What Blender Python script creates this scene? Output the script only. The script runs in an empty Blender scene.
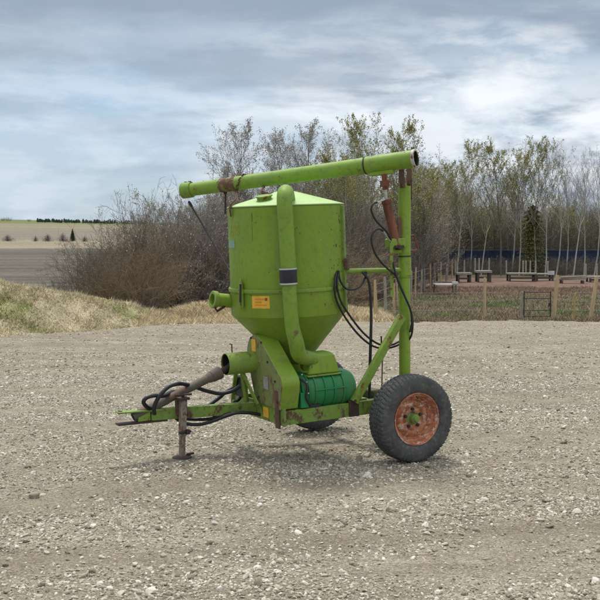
import bpy, bmesh, math, random
import numpy as np
from mathutils import Vector, Matrix
PI = math.pi
R = math.radians
random.seed(7)
rng = np.random.default_rng(11)
scene = bpy.context.scene
COL = scene.collection

# ------------------------------------------------------------------ camera
CAM_H = 1.8
PITCH = math.atan(63 / 1050)
F = 1050.0
cam_d = bpy.data.cameras.new('camera')
cam_d.lens = 63.0
cam_d.sensor_width = 36.0
cam_d.clip_start = 0.1
cam_d.clip_end = 6000
cam = bpy.data.objects.new('camera', cam_d)
COL.objects.link(cam)
cam.location = (0, 0, CAM_H)
cam.rotation_euler = (PI / 2 - PITCH, 0, 0)
scene.camera = cam

# ------------------------------------------------------------------ machine frame of reference
YAW = R(28)          # how far the machine is turned
NOSE = R(2.2)        # it stands a little nose-down
CX, CY, HUB = .554, 8.98, .35
cY, sY = math.cos(YAW), math.sin(YAW)


def _ray(px, py):
    y = -(py - 300) / F
    return ((px - 300) / F, math.cos(PITCH) + y * math.sin(PITCH), -math.sin(PITCH) + y * math.cos(PITCH))


def _loc(d):
    return (-cY * d[0] - sY * d[1], sY * d[0] - cY * d[1], d[2])


def _unp(u, w):
    return u * math.cos(NOSE) - w * math.sin(NOSE), u * math.sin(NOSE) + w * math.cos(NOSE)


def at(px, py, v=None, u=None, Y=None):
    """measured point of the photo -> (u forward, v to the near side, w up) in the machine"""
    ray = _ray(px, py)
    if Y is not None:
        t = Y / ray[1]
        q = _loc((ray[0] * t - CX, Y - CY, CAM_H + ray[2] * t))
        a, b = _unp(q[0], q[2] - HUB)
        return Vector((a, q[1], b + HUB))
    d = _loc(ray)
    o = _loc((-CX, -CY, CAM_H))
    ou, ow = _unp(o[0], o[2] - HUB)
    du, dw = _unp(d[0], d[2])
    t = (v - o[1]) / d[1] if v is not None else (u - ou) / du
    return Vector((ou + t * du, o[1] + t * d[1], ow + t * dw + HUB))


# ------------------------------------------------------------------ terrain height
def sst(a, b, x):
    t = np.clip((x - a) / (b - a), 0, 1)
    return t * t * (3 - 2 * t)


def wob(x, y, s, k=0.0):
    return (np.sin(x * 1.3 / s + y * .7 / s + k) + np.sin(x * -.61 / s + y * 1.7 / s + 1.3 + k * 2) + np.sin(x * 2.3 / s - y * 1.1 / s + 4.1 + k)
            + np.sin(x * .27 / s + y * 3.1 / s + 2.2 * k)) / 4


jack_xy = (CX - cY * 1.73 + sY * .09, CY - sY * 1.73 - cY * .09)


def lot_h(x, y):
    h = -0.0463 * np.logaddexp(0, (y - 11) / 1.2) * 1.2
    h = np.maximum(h, -1.25)
    h = h + .088 * np.exp(-((x - jack_xy[0]) ** 2 + (y - jack_xy[1]) ** 2) / (2 * .5 ** 2))
    far = sst(3, 16, np.hypot(x - .5, y - 8.5))
    h = h - tracks(x, y) * (.004 + .022 * far)
    h = h + wob(x, y, 2.6) * (.004 + .03 * far) + wob(x, y * 2.3, .55, 2) * (.004 + .020 * far) + wob(x * .3, y * 2.6, .3, 5) * (.005 + .008 * far)
    return h


def tracks(x, y):
    t = 0
    for (y0, sl, w, am) in ((6.1, .12, .20, 1), (7.35, .10, .16, .8), (9.6, -.04, .25, .7), (11.3, .05, .22, .8), (12.9, .05, .3, 1), (16.0, -.06, .4, .9), (18.2, -.05, .4, .8), (23, .08, .7, .9), (27, .05, .9, .8)):
        c = y0 + sl * x + .18 * np.sin(x * .7 + y0) + .05 * np.sin(x * 2.9 + y0 * 3)
        t = t + am * np.exp(-((y - c) / w) ** 2) * np.clip(.75 + .6 * wob(x, y, 1.9, y0), 0, 1)
    return np.clip(t, 0, 1)


def lot_edge(x, fine=True):
    """y at which the gravel ends"""
    e = np.interp(x, [-60, -12, -9.3, -7.7, -6, -4.9, -3.4, -1, 2, 60], [17, 24, 26.3, 27.4, 31, 34.2, 36.2, 37, 38, 38.5])
    if not fine:
        return e + .35 * np.sin(x * 1.1)
    return e + .35 * np.sin(x * 1.1) + .25 * np.sin(x * 4.1 + 1) + .2 * np.sin(x * 9.7 + 2)


FY = [0, 45, 60, 80, 150, 250, 350, 450, 600, 900, 1000, 1400, 2400]
FZ = [-1.3, -1.8, -2.6, -3.2, -3.9, -2.9, -1.5, 2, 6.6, 15.9, 18.0, 20.5, 21]


def land_h(x, y):
    e = lot_edge(x)
    valley = np.interp(y, FY, FZ) - (x + 257) * .022 * np.clip(y / 900, 0, 1.5) * sst(250, 600, y)
    flat = -1.25 + wob(x, y, 7) * .05 + wob(x, y, 1.6, 3) * .04
    w = sst(-7, 3, x) * (1 - sst(170, 320, y))
    base = np.where(y < e + 6, np.minimum(lot_h(x, np.minimum(y, 39)), 0), -1.25)
    base = base * (1 - w * 0) 
    far = valley * (1 - w) + flat * w
    k = sst(2, 12, y - e)
    h = base * (1 - k) + far * k
    # grassy mound on the left
    H = np.interp(x, [-40, -14, -9.3, -8.0, -6.6, -5.9, -5.4, -4.7], [1.5, 1.75, 1.5, 1.37, 1.02, .70, .36, 0])
    t = y - e
    ts = y - lot_edge(x, False)
    m = H * sst(.1, 5, ts) * (1 - sst(6.5, 15, ts))
    m = m * (1 + .07 * wob(x, y, 1.4, 1)) + (m > .05) * wob(x, y, .5, 2) * .03
    # straw berm
    B = np.interp(x, [-6.5, -5.0, -3.8, -2.2, -.5, 1.5, 3.0], [0, .22, .50, .60, .5, .25, 0])
    b = B * sst(-.1, 2.2, t) * (1 - sst(3.0, 6, t)) * (1 + .22 * wob(x, y, .5, 3))
    h = h + m + b
    # stays below the gravel sheet where that one lies
    return h - .25 * (1 - sst(-1.6, -.05, t))


# ------------------------------------------------------------------ materials
class NT:
    def __init__(s, name, rough=.7, metal=0.0, spec=.5):
        s.m = bpy.data.materials.new(name)
        s.m.use_nodes = True
        s.t = s.m.node_tree
        s.b = s.t.nodes['Principled BSDF']
        s.b.inputs['Roughness'].default_value = rough
        s.b.inputs['Metallic'].default_value = metal
        s.b.inputs['Specular IOR Level'].default_value = spec
        s.tc = None

    def n(s, typ, **kw):
        nd = s.t.nodes.new(typ)
        for k, v in kw.items():
            setattr(nd, k, v)
        return nd

    def l(s, a, b):
        s.t.links.new(a, b)

    def coord(s, kind='Object'):
        if not s.tc:
            s.tc = s.n('ShaderNodeTexCoord')
        return s.tc.outputs[kind]

    def geo(s):
        return s.n('ShaderNodeNewGeometry').outputs['Position']

    def noise(s, scale, detail=4, rough=.55, dist=0.0, vec=None, stretch=None, w=0):
        nd = s.n('ShaderNodeTexNoise')
        nd.inputs['Scale'].default_value = scale
        nd.inputs['Detail'].default_value = detail
        nd.inputs['Roughness'].default_value = rough
        nd.inputs['Distortion'].default_value = dist
        v = vec if vec is not None else s.coord()
        mp = s.n('ShaderNodeMapping')
        mp.inputs['Scale'].default_value = stretch or (1, 1, 1)
        mp.inputs['Location'].default_value = (w, w * 1.7, w * .6)
        s.l(v, mp.inputs['Vector'])
        s.l(mp.outputs[0], nd.inputs['Vector'])
        return nd.outputs['Fac']

    def vor(s, scale, feature='F1', vec=None, out='Distance', rnd=1.0):
        nd = s.n('ShaderNodeTexVoronoi')
        nd.feature = feature
        nd.inputs['Scale'].default_value = scale
        nd.inputs['Randomness'].default_value = rnd
        s.l(vec if vec is not None else s.coord(), nd.inputs['Vector'])
        return nd.outputs[out]

    def ramp(s, fac, stops, interp='LINEAR'):
        nd = s.n('ShaderNodeValToRGB')
        cr = nd.color_ramp
        cr.interpolation = interp
        while len(cr.elements) < len(stops):
            cr.elements.new(.5)
        for e, (p, c) in zip(cr.elements, stops):
            e.position = p
            e.color = (c, c, c, 1) if isinstance(c, (int, float)) else (*c, 1)
        s.l(fac, nd.inputs[0])
        return nd.outputs[0]

    def mix(s, fac, a, b, mode='MIX'):
        nd = s.n('ShaderNodeMix', data_type='RGBA', blend_type=mode)
        for i_, v in ((0, fac), (6, a), (7, b)):
            sock = nd.inputs[i_]
            if hasattr(v, 'links'):
                s.l(v, sock)
            elif isinstance(v, (int, float)):
                sock.default_value = v if i_ == 0 else (v, v, v, 1)
            else:
                sock.default_value = (*v, 1)
        return nd.outputs[2]

    def math(s, op, a, b=0.0):
        nd = s.n('ShaderNodeMath', operation=op)
        for sock, v in ((nd.inputs[0], a), (nd.inputs[1], b)):
            if hasattr(v, 'links'):
                s.l(v, sock)
            else:
                sock.default_value = v
        return nd.outputs[0]

    def bump(s, h, strength=.3, dist=.01, prev=None):
        nd = s.n('ShaderNodeBump')
        nd.inputs['Strength'].default_value = strength
        nd.inputs['Distance'].default_value = dist
        s.l(h, nd.inputs['Height'])
        if prev is not None:
            s.l(prev, nd.inputs['Normal'])
        return nd.outputs[0]

    def out(s, col=None, rough=None, nrm=None, metal=None):
        if col is not None:
            s.l(col, s.b.inputs['Base Color'])
        if rough is not None:
            s.l(rough, s.b.inputs['Roughness'])
        if nrm is not None:
            s.l(nrm, s.b.inputs['Normal'])
        if metal is not None:
            s.l(metal, s.b.inputs['Metallic'])
        return s.m


def simple(name, c, rough=.7, metal=0.0, var=.25, scale=8, bump=0.0, stretch=None, coord='Object'):
    n = NT(name, rough, metal)
    v = n.coord(coord)
    f = n.noise(scale, 5, .6, vec=v, stretch=stretch)
    k = n.ramp(f, [(.25, 1 - var), (.75, 1 + var * .6)])
    col = n.mix(1.0, c, k, 'MULTIPLY')
    nr = n.bump(n.noise(scale * 5, 4, .6, vec=v, stretch=stretch), bump, .01) if bump else None
    return n.out(col, nrm=nr)


def paint(name, c, chip=.64, dirt=.5, rust=(.10, .042, .020), rough=.48, off=0, chip_scale=9):
    """old farm-machine paint: faded patches, dust, scratches and rusty chips"""
    n = NT(name, rough, 0, .4)
    fade = n.noise(2.3, 4, .6, w=off)
    col = n.mix(n.ramp(fade, [(.3, 0.0), (.75, .45)]), c, tuple(min(1, x * 1.35 + .02) for x in c))
    streak = n.noise(7, 5, .6, stretch=(1, 1, .16), w=3 + off)
    col = n.mix(n.ramp(streak, [(.5, 0.0), (.8, .45 * dirt)]), col, (.19, .18, .11))
    smut = n.noise(24, 6, .7, w=9 + off)
    col = n.mix(n.ramp(smut, [(.5, 0.0), (.75, .6 * dirt)]), col, (.085, .095, .045))
    ch = n.noise(chip_scale * 2.2, 9, .74, .15, w=5 + off, stretch=(1, 1, .7))
    chm = n.ramp(ch, [(chip - .015, 0.0), (chip + .045, 1.0)])
    rc = n.mix(n.noise(40, 4, .6), rust, tuple(x * 2.1 for x in rust))
    run = n.noise(16, 6, .65, stretch=(1, 1, .07), w=11 + off)
    patch = n.noise(1.9, 3, .6, w=15 + off)
    rm = n.math('MULTIPLY', n.ramp(run, [(.56, 0.0), (.72, .75)]), n.ramp(patch, [(.45, 0.0), (.6, 1.0)]))
    col = n.mix(n.math('MULTIPLY', rm, min(1.0, dirt)), col, (.10, .085, .04))
    scr = n.noise(55, 3, .8, .1, w=21 + off, stretch=(1, 1, .35))
    sm = n.math('MULTIPLY', n.ramp(scr, [(.66, 0.0), (.70, .8)]), n.ramp(patch, [(.40, 0.0), (.6, 1.0)]))
    col = n.mix(sm, col, (.30, .27, .16))
    col = n.mix(chm, col, rc)
    r = n.ramp(n.noise(13, 4, .6, w=2), [(.3, rough - .08), (.7, rough + .2)])
    r2 = n.mix(chm, r, .9)
    hb = n.bump(n.noise(60, 3, .5), .05, .004)
    hb = n.bump(chm, -.25, .002, hb)
    return n.out(col, r2, hb)


M = {}
GREEN = (.180, .285, .020)
M['green'] = paint('green_paint', GREEN, .645, .8, chip_scale=7)
M['green_tank'] = paint('tank_paint', (.165, .268, .017), .70, .7, off=4)
M['green_worn'] = paint('worn_green_paint', (.165, .265, .03), .58, 1.1, off=7, chip_scale=6)
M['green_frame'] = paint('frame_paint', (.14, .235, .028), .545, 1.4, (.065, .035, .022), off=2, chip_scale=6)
M['blower'] = paint('blower_paint', (.007, .17, .048), .62, .9, off=8)
M['guard_face'] = paint('faded_guard_paint', (.17, .20, .055), .56, 1.3, (.085, .045, .025), off=3, chip_scale=5)
M['rust'] = simple('rusty_steel', (.12, .065, .042), .85, .0, .5, 14, .4)
M['rustred'] = simple('red_rusty_steel', (.17, .060, .032), .8, .0, .75, 12, .4, (1, 1, .25))
M['rustdark'] = simple('dark_rusty_steel', (.055, .037, .027), .8, .1, .5, 18, .4)
M['steel'] = simple('bare_steel', (.45, .44, .42), .35, .8, .3, 20, .1)
M['shaft'] = paint('dusty_dark_shaft', (.095, .080, .068), .56, 1.0, (.12, .06, .035), .75, off=19, chip_scale=9)
M['hose'] = simple('black_hose_rubber', (.010, .010, .012), .5, 0, .4, 14, .1)
M['black'] = simple('black_steel', (.018, .018, .018), .6, 0, .4, 12, .1)
M['sleeve'] = simple('black_rubber_sleeve', (.012, .013, .022), .45, 0, .3, 12, .1)
M['clamp'] = simple('pale_clamp_band', (.5, .5, .5), .4, .4, .2, 20)
M['inside'] = simple('shaded_pipe_interior', (.012, .012, .011), .9)  # near-black paints in the shade inside the open pipe ends
M['yellow'] = simple('yellow_sticker', (.70, .40, .03), .55, 0, .25, 25)
M['orange'] = simple('orange_print', (.62, .22, .02), .55, 0, .2, 25)
M['fadeyellow'] = simple('faded_yellow_print', (.30, .35, .03), .6, 0, .4, 60)
M['fadepale'] = simple('bare_primer', (.30, .31, .17), .8, 0, .3, 30)
M['scuff'] = simple('dark_scuff', (.08, .10, .03), .8, 0, .5, 30)
M['fadeblue'] = simple('faded_blue_sticker', (.20, .34, .25), .6, 0, .3, 30)
M['white'] = paint('flaked_pale_paint', (.44, .42, .36), .52, 1.0, off=5, chip_scale=16)
M['redpaint'] = paint('red_paint', (.19, .028, .02), .46, 1.4, off=1, chip_scale=20)
M['rustband'] = paint('rusted_through_paint', (.15, .17, .04), .45, 1.3, (.085, .045, .03), off=17, chip_scale=8)
M['boom'] = paint('boom_paint', (.16, .27, .022), .60, 1.0, (.085, .05, .028), off=11, chip_scale=5)
M['jack'] = paint('jack_steel', (.20, .18, .15), .50, 1.0, (.10, .045, .025), off=13, chip_scale=14)
M['lid'] = paint('sky_lit_lid_paint', (.34, .48, .19), .78, .3, off=6)  # paler than the tank: bright sky on the top painted into its colour


def rim_mat():
    n = NT('rusty_orange_rim', .75, 0, .3)
    a = n.noise(16, 7, .75, .2)
    col = n.mix(n.ramp(a, [(.42, 0.0), (.56, 1.0)]), (.50, .20, .10), (.27, .095, .055))
    w = n.noise(20, 9, .8, .15, w=4)
    col = n.mix(n.ramp(w, [(.53, 0.0), (.58, .8)]), col, (.62, .52, .43))
    o = n.noise(5, 5, .6, w=8)
    col = n.mix(n.ramp(o, [(.5, 0.0), (.7, .7)]), col, (.46, .16, .05))
    return n.out(col, nrm=n.bump(w, .4, .004))


def tyre_mat():
    n = NT('worn_tyre_rubber', .82, 0, .3)
    a = n.noise(6, 6, .65)
    col = n.mix(n.ramp(a, [(.35, 0.0), (.7, 1.0)]), (.045, .048, .052), (.092, .091, .087))
    p = n.noise(35, 5, .7, w=3)
    col = n.mix(n.ramp(p, [(.50, 0.0), (.75, .6)]), col, (.20, .185, .15))
    return n.out(col, nrm=n.bump(p, .2, .003))


M['rim'] = rim_mat()
M['tyre'] = tyre_mat()


def gravel_mat():
    n = NT('crushed_gravel', .95, 0, .2)
    P = n.geo()
    big = n.noise(.5, 5, .6, vec=P, stretch=(1, 2.2, 1))
    mid = n.noise(3.2, 5, .65, vec=P, stretch=(1, 1.7, 1))
    fine = n.noise(55, 4, .7, vec=P)
    c = n.mix(n.ramp(big, [(.38, 0.0), (.62, 1.0)]), (.27, .23, .17), (.38, .335, .255))
    c = n.mix(n.ramp(mid, [(.42, 0.0), (.6, .7)]), c, (.235, .195, .14))
    tr = n.n('ShaderNodeAttribute')
    tr.attribute_name = 'track'
    c = n.mix(n.math('MULTIPLY', tr.outputs['Fac'], .75), c, (.225, .185, .135))
    damp = n.noise(.9, 4, .6, vec=P, stretch=(1, 1.6, 1), w=5)
    c = n.mix(n.ramp(damp, [(.55, 0.0), (.7, .45)]), c, (.19, .155, .11))
    v1 = n.n('ShaderNodeTexVoronoi')
    v1.inputs['Scale'].default_value = 85
    n.l(P, v1.inputs['Vector'])
    sep = n.n('ShaderNodeSeparateColor')
    n.l(v1.outputs['Color'], sep.inputs[0])
    st = n.ramp(sep.outputs[0], [(0, .5), (.3, .82), (.7, 1.12), (1, 1.5)])
    c = n.mix(.8, c, n.mix(1.0, c, st, 'MULTIPLY'))
    gr = n.noise(160, 3, .7, vec=P)
    c = n.mix(1.0, c, n.ramp(gr, [(.3, .72), (.7, 1.25)]), 'MULTIPLY')
    c = n.mix(n.ramp(fine, [(.35, .5), (.55, 0.0)]), c, (.13, .11, .08))
    hb = n.bump(n.ramp(v1.outputs['Distance'], [(0, 1.0), (.8, 0.0)]), .7, .008)
    hb = n.bump(n.noise(22, 7, .75, vec=P), .7, .018, hb)
    hb = n.bump(mid, .6, .07, hb)
    return n.out(c, nrm=hb)


def stone_mat():
    n = NT('loose_stone', .9, 0, .25)
    oi = n.n('ShaderNodeObjectInfo')
    rnd = oi.outputs['Random']
    c = n.ramp(rnd, [(0, (.16, .135, .10)), (.10, (.27, .23, .17)), (.35, (.38, .335, .255)), (.6, (.48, .43, .335)), (.8, (.58, .53, .43)), (.93, (.70, .66, .57)), (1, (.38, .29, .20))])
    f = n.noise(3, 4, .6)
    c = n.mix(1.0, c, n.ramp(f, [(.3, .75), (.7, 1.15)]), 'MULTIPLY')
    return n.out(c, nrm=n.bump(n.noise(5, 5, .6), .3, .2))


def zone_mat():
    n = NT('grass_and_field_soil', .95, 0, .1)
    a = n.n('ShaderNodeAttribute')
    a.attribute_name = 'zone'
    P = n.geo()
    n1 = n.noise(1.1, 6, .65, vec=P, stretch=(1, .45, 1))
    n2 = n.noise(9, 5, .7, vec=P)
    c = n.mix(1.0, a.outputs['Color'], n.ramp(n1, [(.3, .72), (.7, 1.25)]), 'MULTIPLY')
    c = n.mix(1.0, c, n.ramp(n2, [(.3, .7), (.7, 1.3)]), 'MULTIPLY')
    # plough lines across the far field
    sp = n.n('ShaderNodeSeparateXYZ')
    n.l(P, sp.inputs[0])
    fur = n.noise(.06, 4, .7, vec=P, stretch=(.12, 2.2, 0))
    c = n.mix(a.outputs['Alpha'], c, n.mix(1.0, c, n.ramp(fur, [(.36, .72), (.64, 1.32)]), 'MULTIPLY'))
    return n.out(c, nrm=n.bump(n2, .6, .06))


def leaf_mat(name, c1, c2, rough=.7, trans=.3):
    n = NT(name, rough, 0, .2)
    P = n.geo()
    f = n.noise(1.7, 4, .7, vec=P)
    c = n.mix(n.ramp(f, [(.35, 0.0), (.65, 1.0)]), c1, c2)
    f2 = n.noise(31, 2, .6, vec=P)
    c = n.mix(1.0, c, n.ramp(f2, [(.3, .6), (.7, 1.4)]), 'MULTIPLY')
    n.out(c)
    n.b.inputs['Subsurface Weight'].default_value = 0
    return n.m


M['gravel'] = gravel_mat()
M['stone'] = stone_mat()
M['zone'] = zone_mat()


def attr_mat(name, rough=.9):
    n = NT(name, rough, 0, .15)
    a = n.n('ShaderNodeAttribute')
    a.attribute_name = 'tint'
    f = n.noise(2.0, 3, .6, vec=n.geo())
    return n.out(n.mix(1.0, a.outputs['Color'], n.ramp(f, [(.3, .75), (.7, 1.25)]), 'MULTIPLY'))


M['blades'] = attr_mat('grass_blades')
M['bark_pale'] = simple('pale_aspen_bark', (.46, .43, .37), .9, 0, .5, 1.6, .3, (3, 3, 1), coord='Object')
M['bark_grey'] = simple('grey_bark', (.17, .145, .12), .95, 0, .4, 3, .3)
M['bark_dark'] = simple('dark_bark', (.085, .072, .055), .95, 0, .4, 3, .3)
M['brush'] = simple('dark_brush', (.115, .095, .072), .95, 0, .7, .35, 0)
M['twig_brown'] = simple('brown_twigs', (.155, .130, .098), .95, 0, .35, .8, 0)
M['twig_red'] = simple('reddish_twigs', (.215, .15, .09), .95, 0, .35, .8, 0)
M['twig_grey'] = simple('grey_twigs', (.20, .17, .145), .95, 0, .35, .8, 0)
M['bud_white'] = leaf_mat('pale_catkins', (.34, .31, .26), (.42, .40, .34))
M['leaf_young'] = leaf_mat('young_leaves', (.25, .25, .075), (.36, .34, .12))
M['leaf_olive'] = leaf_mat('olive_leaves', (.10, .105, .03), (.16, .155, .05))
M['needle'] = leaf_mat('conifer_needles', (.035, .055, .02), (.075, .09, .03))
M['needle_far'] = leaf_mat('far_conifer_needles', (.055, .08, .06), (.08, .11, .08))
M['wood_new'] = simple('new_timber', (.45, .33, .19), .85, 0, .3, 6, .3, (2, 2, .3))
M['wood_old'] = simple('weathered_timber', (.31, .28, .23), .9, 0, .4, 5, .3, (1, 1, 1))
M['wood_yellow'] = simple('yellowish_timber', (.42, .29, .11), .85, 0, .3, 6, .2)
M['blue'] = simple('blue_mesh_sheet', (.020, .038, .085), .8, 0, .6, 1.2, 0)
M['bluegrey'] = simple('blue_grey_metal', (.06, .08, .13), .6, .2, .3, 3)
M['sheet_white'] = simple('white_sheet', (.55, .54, .52), .7, 0, .25, 3)
M['wire'] = simple('fence_wire', (.22, .22, .21), .6, .5)


# ------------------------------------------------------------------ object helpers
def link(name, me, mat=None, parent=None):
    o = bpy.data.objects.new(name, me)
    COL.objects.link(o)
    if mat is not None:
        for m in (mat if isinstance(mat, (list, tuple)) else [mat]):
            me.materials.append(m)
    if parent:
        o.parent = parent
        if parent.name == 'grain_vacuum':
            LAST[0] = o
    return o


LAST = [None]


def tag(o, label=None, cat=None, group=None, kind=None):
    for k, v in (('label', label), ('category', cat), ('group', group), ('kind', kind)):
        if v:
            o[k] = v
    return o


def empty(name, loc=(0, 0, 0), rz=0, parent=None):
    o = bpy.data.objects.new(name, None)
    COL.objects.link(o)
    o.location = loc
    o.rotation_euler = (0, 0, rz)
    o.empty_display_size = .2
    if parent:
        o.parent = parent
    return o


def np_mesh(name, V, Fq, smooth=False, mats=None, matidx=None):
    """V (n,3), Fq (m,k) with one k"""
    me = bpy.data.meshes.new(name)
    V = np.asarray(V, dtype=np.float32)
    Fq = np.asarray(Fq, dtype=np.int32)
    me.vertices.add(len(V))
    me.vertices.foreach_set('co', V.ravel())
    m, k = Fq.shape
    me.loops.add(m * k)
    me.loops.foreach_set('vertex_index', Fq.ravel())
    me.polygons.add(m)
    me.polygons.foreach_set('loop_start', np.arange(0, m * k, k, dtype=np.int32))
    if matidx is not None:
        me.polygons.foreach_set('material_index', np.asarray(matidx, dtype=np.int32))
    me.polygons.foreach_set('use_smooth', np.full(m, smooth))
    me.update(calc_edges=True)
    return me


def frame_of(d):
    d = Vector(d).normalized()
    up = Vector((0, 0, 1)) if abs(d.z) < .95 else Vector((1, 0, 0))
    a = d.cross(up).normalized()
    return a, a.cross(d).normalized()


def smooth_path(pts, n=6):
    pts = [Vector(p) for p in pts]
    if len(pts) < 3:
        return pts
    out = []
    for i in range(len(pts) - 1):
        p0 = pts[max(0, i - 1)]; p1 = pts[i]; p2 = pts[i + 1]; p3 = pts[min(len(pts) - 1, i + 2)]
        for j in range(n):
            t = j / n
            out.append(.5 * ((2 * p1) + (p2 - p0) * t + (2 * p0 - 5 * p1 + 4 * p2 - p3) * t * t + (-p0 + 3 * p1 - 3 * p2 + p3) * t ** 3))
    out.append(pts[-1])
    return out


class MB:
    def __init__(s):
        s.bm = bmesh.new()

    def box(s, c, size, axes=None):
        c = Vector(c)
        ax = axes or (Vector((1, 0, 0)), Vector((0, 1, 0)), Vector((0, 0, 1)))
        h = [x / 2 for x in size]
        vs = []
        for i in (-1, 1):
            for j in (-1, 1):
                for k in (-1, 1):
                    vs.append(s.bm.verts.new(c + ax[0] * (i * h[0]) + ax[1] * (j * h[1]) + ax[2] * (k * h[2])))
        for f in ((0, 1, 3, 2), (4, 6, 7, 5), (0, 4, 5, 1), (2, 3, 7, 6), (0, 2, 6, 4), (1, 5, 7, 3)):
            s.bm.faces.new([vs[i] for i in f])
        return s

    def bar(s, p, q, w, h, up=(0, 0, 1)):
        """box from p to q; w across, h along 'up'"""
        p, q = Vector(p), Vector(q)
        d = (q - p)
        L = d.length
        d.normalize()
        a = d.cross(Vector(up)).normalized()
        b = a.cross(d).normalized()
        return s.box((p + q) / 2, (L, w, h), (d, a, b))

    def tube(s, pts, r, n=14, caps=True, smooth=0):
        if smooth:
            pts = smooth_path(pts, smooth)
        pts = [Vector(p) for p in pts]
        rs = r if isinstance(r, (list, tuple)) else [r] * len(pts)
        if len(rs) != len(pts):
            rs = list(np.interp(np.linspace(0, 1, len(pts)), np.linspace(0, 1, len(rs)), rs))
        rings = []
        a = None
        for i, p in enumerate(pts):
            d = (pts[min(i + 1, len(pts) - 1)] - pts[max(i - 1, 0)]).normalized()
            if a is None:
                a, b = frame_of(d)
            else:
                a = (a - d * a.dot(d)).normalized()
                b = a.cross(d).normalized()
            rings.append([s.bm.verts.new(p + a * (rs[i] * math.cos(2 * PI * j / n)) + b * (rs[i] * math.sin(2 * PI * j / n))) for j in range(n)])
        for i in range(len(rings) - 1):
            for j in range(n):
                k = (j + 1) % n
                s.bm.faces.new((rings[i][j], rings[i][k], rings[i + 1][k], rings[i + 1][j]))
        if caps:
            s.bm.faces.new(rings[0][::-1])
            s.bm.faces.new(rings[-1])
        return s

    def lathe(s, o, d, prof, n=48, capa=False, capb=False, rfun=None):
        """prof: (distance along d, radius)"""
        o = Vector(o); d = Vector(d).normalized()
        a, b = frame_of(d)
        rings = []
        for (t, r) in prof:
            ring = []
            for j in range(n):
                ph = 2 * PI * j / n
                rr = r if rfun is None else r + rfun(t, r, j)
                ring.append(s.bm.verts.new(o + d * t + a * (rr * math.cos(ph)) + b * (rr * math.sin(ph))))
            rings.append(ring)
        for i in range(len(rings) - 1):
            for j in range(n):
                k = (j + 1) % n
                s.bm.faces.new((rings[i][j], rings[i][k], rings[i + 1][k], rings[i + 1][j]))
        if capa:
            s.bm.faces.new(rings[0][::-1])
        if capb:
            s.bm.faces.new(rings[-1])
        return s

    def prism(s, poly, d):
        d = Vector(d)
        A = [s.bm.verts.new(Vector(p)) for p in poly]
        B = [s.bm.verts.new(Vector(p) + d) for p in poly]
        n = len(A)
        s.bm.faces.new(A)
        s.bm.faces.new(B[::-1])
        for i in range(n):
            k = (i + 1) % n
            s.bm.faces.new((A[i], B[i], B[k], A[k]))
        return s

    def torus(s, c, d, Rr, r, n=40, k=8, arc=(0, 2 * PI), flat=1.0):
        a, b = frame_of(d)
        full = abs(arc[1] - arc[0] - 2 * PI) < 1e-6
        m = n if full else n + 1
        c = Vector(c); d = Vector(d).normalized()
        rings = []
        for i in range(m):
            ph = arc[0] + (arc[1] - arc[0]) * i / n
            e = a * math.cos(ph) + b * math.sin(ph)
            rings.append([s.bm.verts.new(c + e * (Rr + r * flat * math.cos(2 * PI * j / k)) + d * (r * math.sin(2 * PI * j / k))) for j in range(k)])
        for i in range(n):
            A = rings[i]; B = rings[(i + 1) % m]
            for j in range(k):
                q = (j + 1) % k
                s.bm.faces.new((A[j], A[q], B[q], B[j]))
        return s

    def build(s, name, mat, parent=None, bevel=0.0, angle=35):
        bmesh.ops.recalc_face_normals(s.bm, faces=s.bm.faces)
        me = bpy.data.meshes.new(name)
        s.bm.to_mesh(me)
        s.bm.free()
        me.polygons.foreach_set('use_smooth', [True] * len(me.polygons))
        me.set_sharp_from_angle(angle=R(angle))
        o = link(name, me, mat, parent)
        if bevel:
            b = o.modifiers.new('bevel', 'BEVEL')
            b.width = bevel
            b.segments = 2
            b.limit_method = 'ANGLE'
            b.angle_limit = R(40)
            b.harden_normals = False
        return o


# ================================================================== GROUND
def grid_mesh(xs_fn, ys, hfun, name):
    rows = []
    nx = None
    for y in ys:
        x = xs_fn(y)
        nx = len(x)
        rows.append(np.stack([x, np.full(nx, y)], 1))
    G = np.concatenate(rows)
    z = hfun(G[:, 0], G[:, 1])
    V = np.column_stack([G, z])
    ny = len(ys)
    idx = np.arange(nx * ny).reshape(ny, nx)
    Fq = np.stack([idx[:-1, :-1], idx[:-1, 1:], idx[1:, 1:], idx[1:, :-1]], -1).reshape(-1, 4)
    return V, Fq, (nx, ny)


# gravel lot: rows get closer to one another near the camera, columns fan out
ys = np.concatenate([np.linspace(-60, 3.5, 24), 3.5 + (np.exp(np.linspace(0, 1, 560) * math.log(12)) - 1) / 11 * 31.5 + .02, ])
sx = np.linspace(-1, 1, 361)
sx = np.sign(sx) * np.abs(sx) ** 1.5


def lot_x(y):
    return sx * 60 if y < 3.5 else sx * 60


tt = np.linspace(-1, 1, 641)
lot_cols = np.sinh(tt * 4.2) / math.sinh(4.2) * 60
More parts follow.
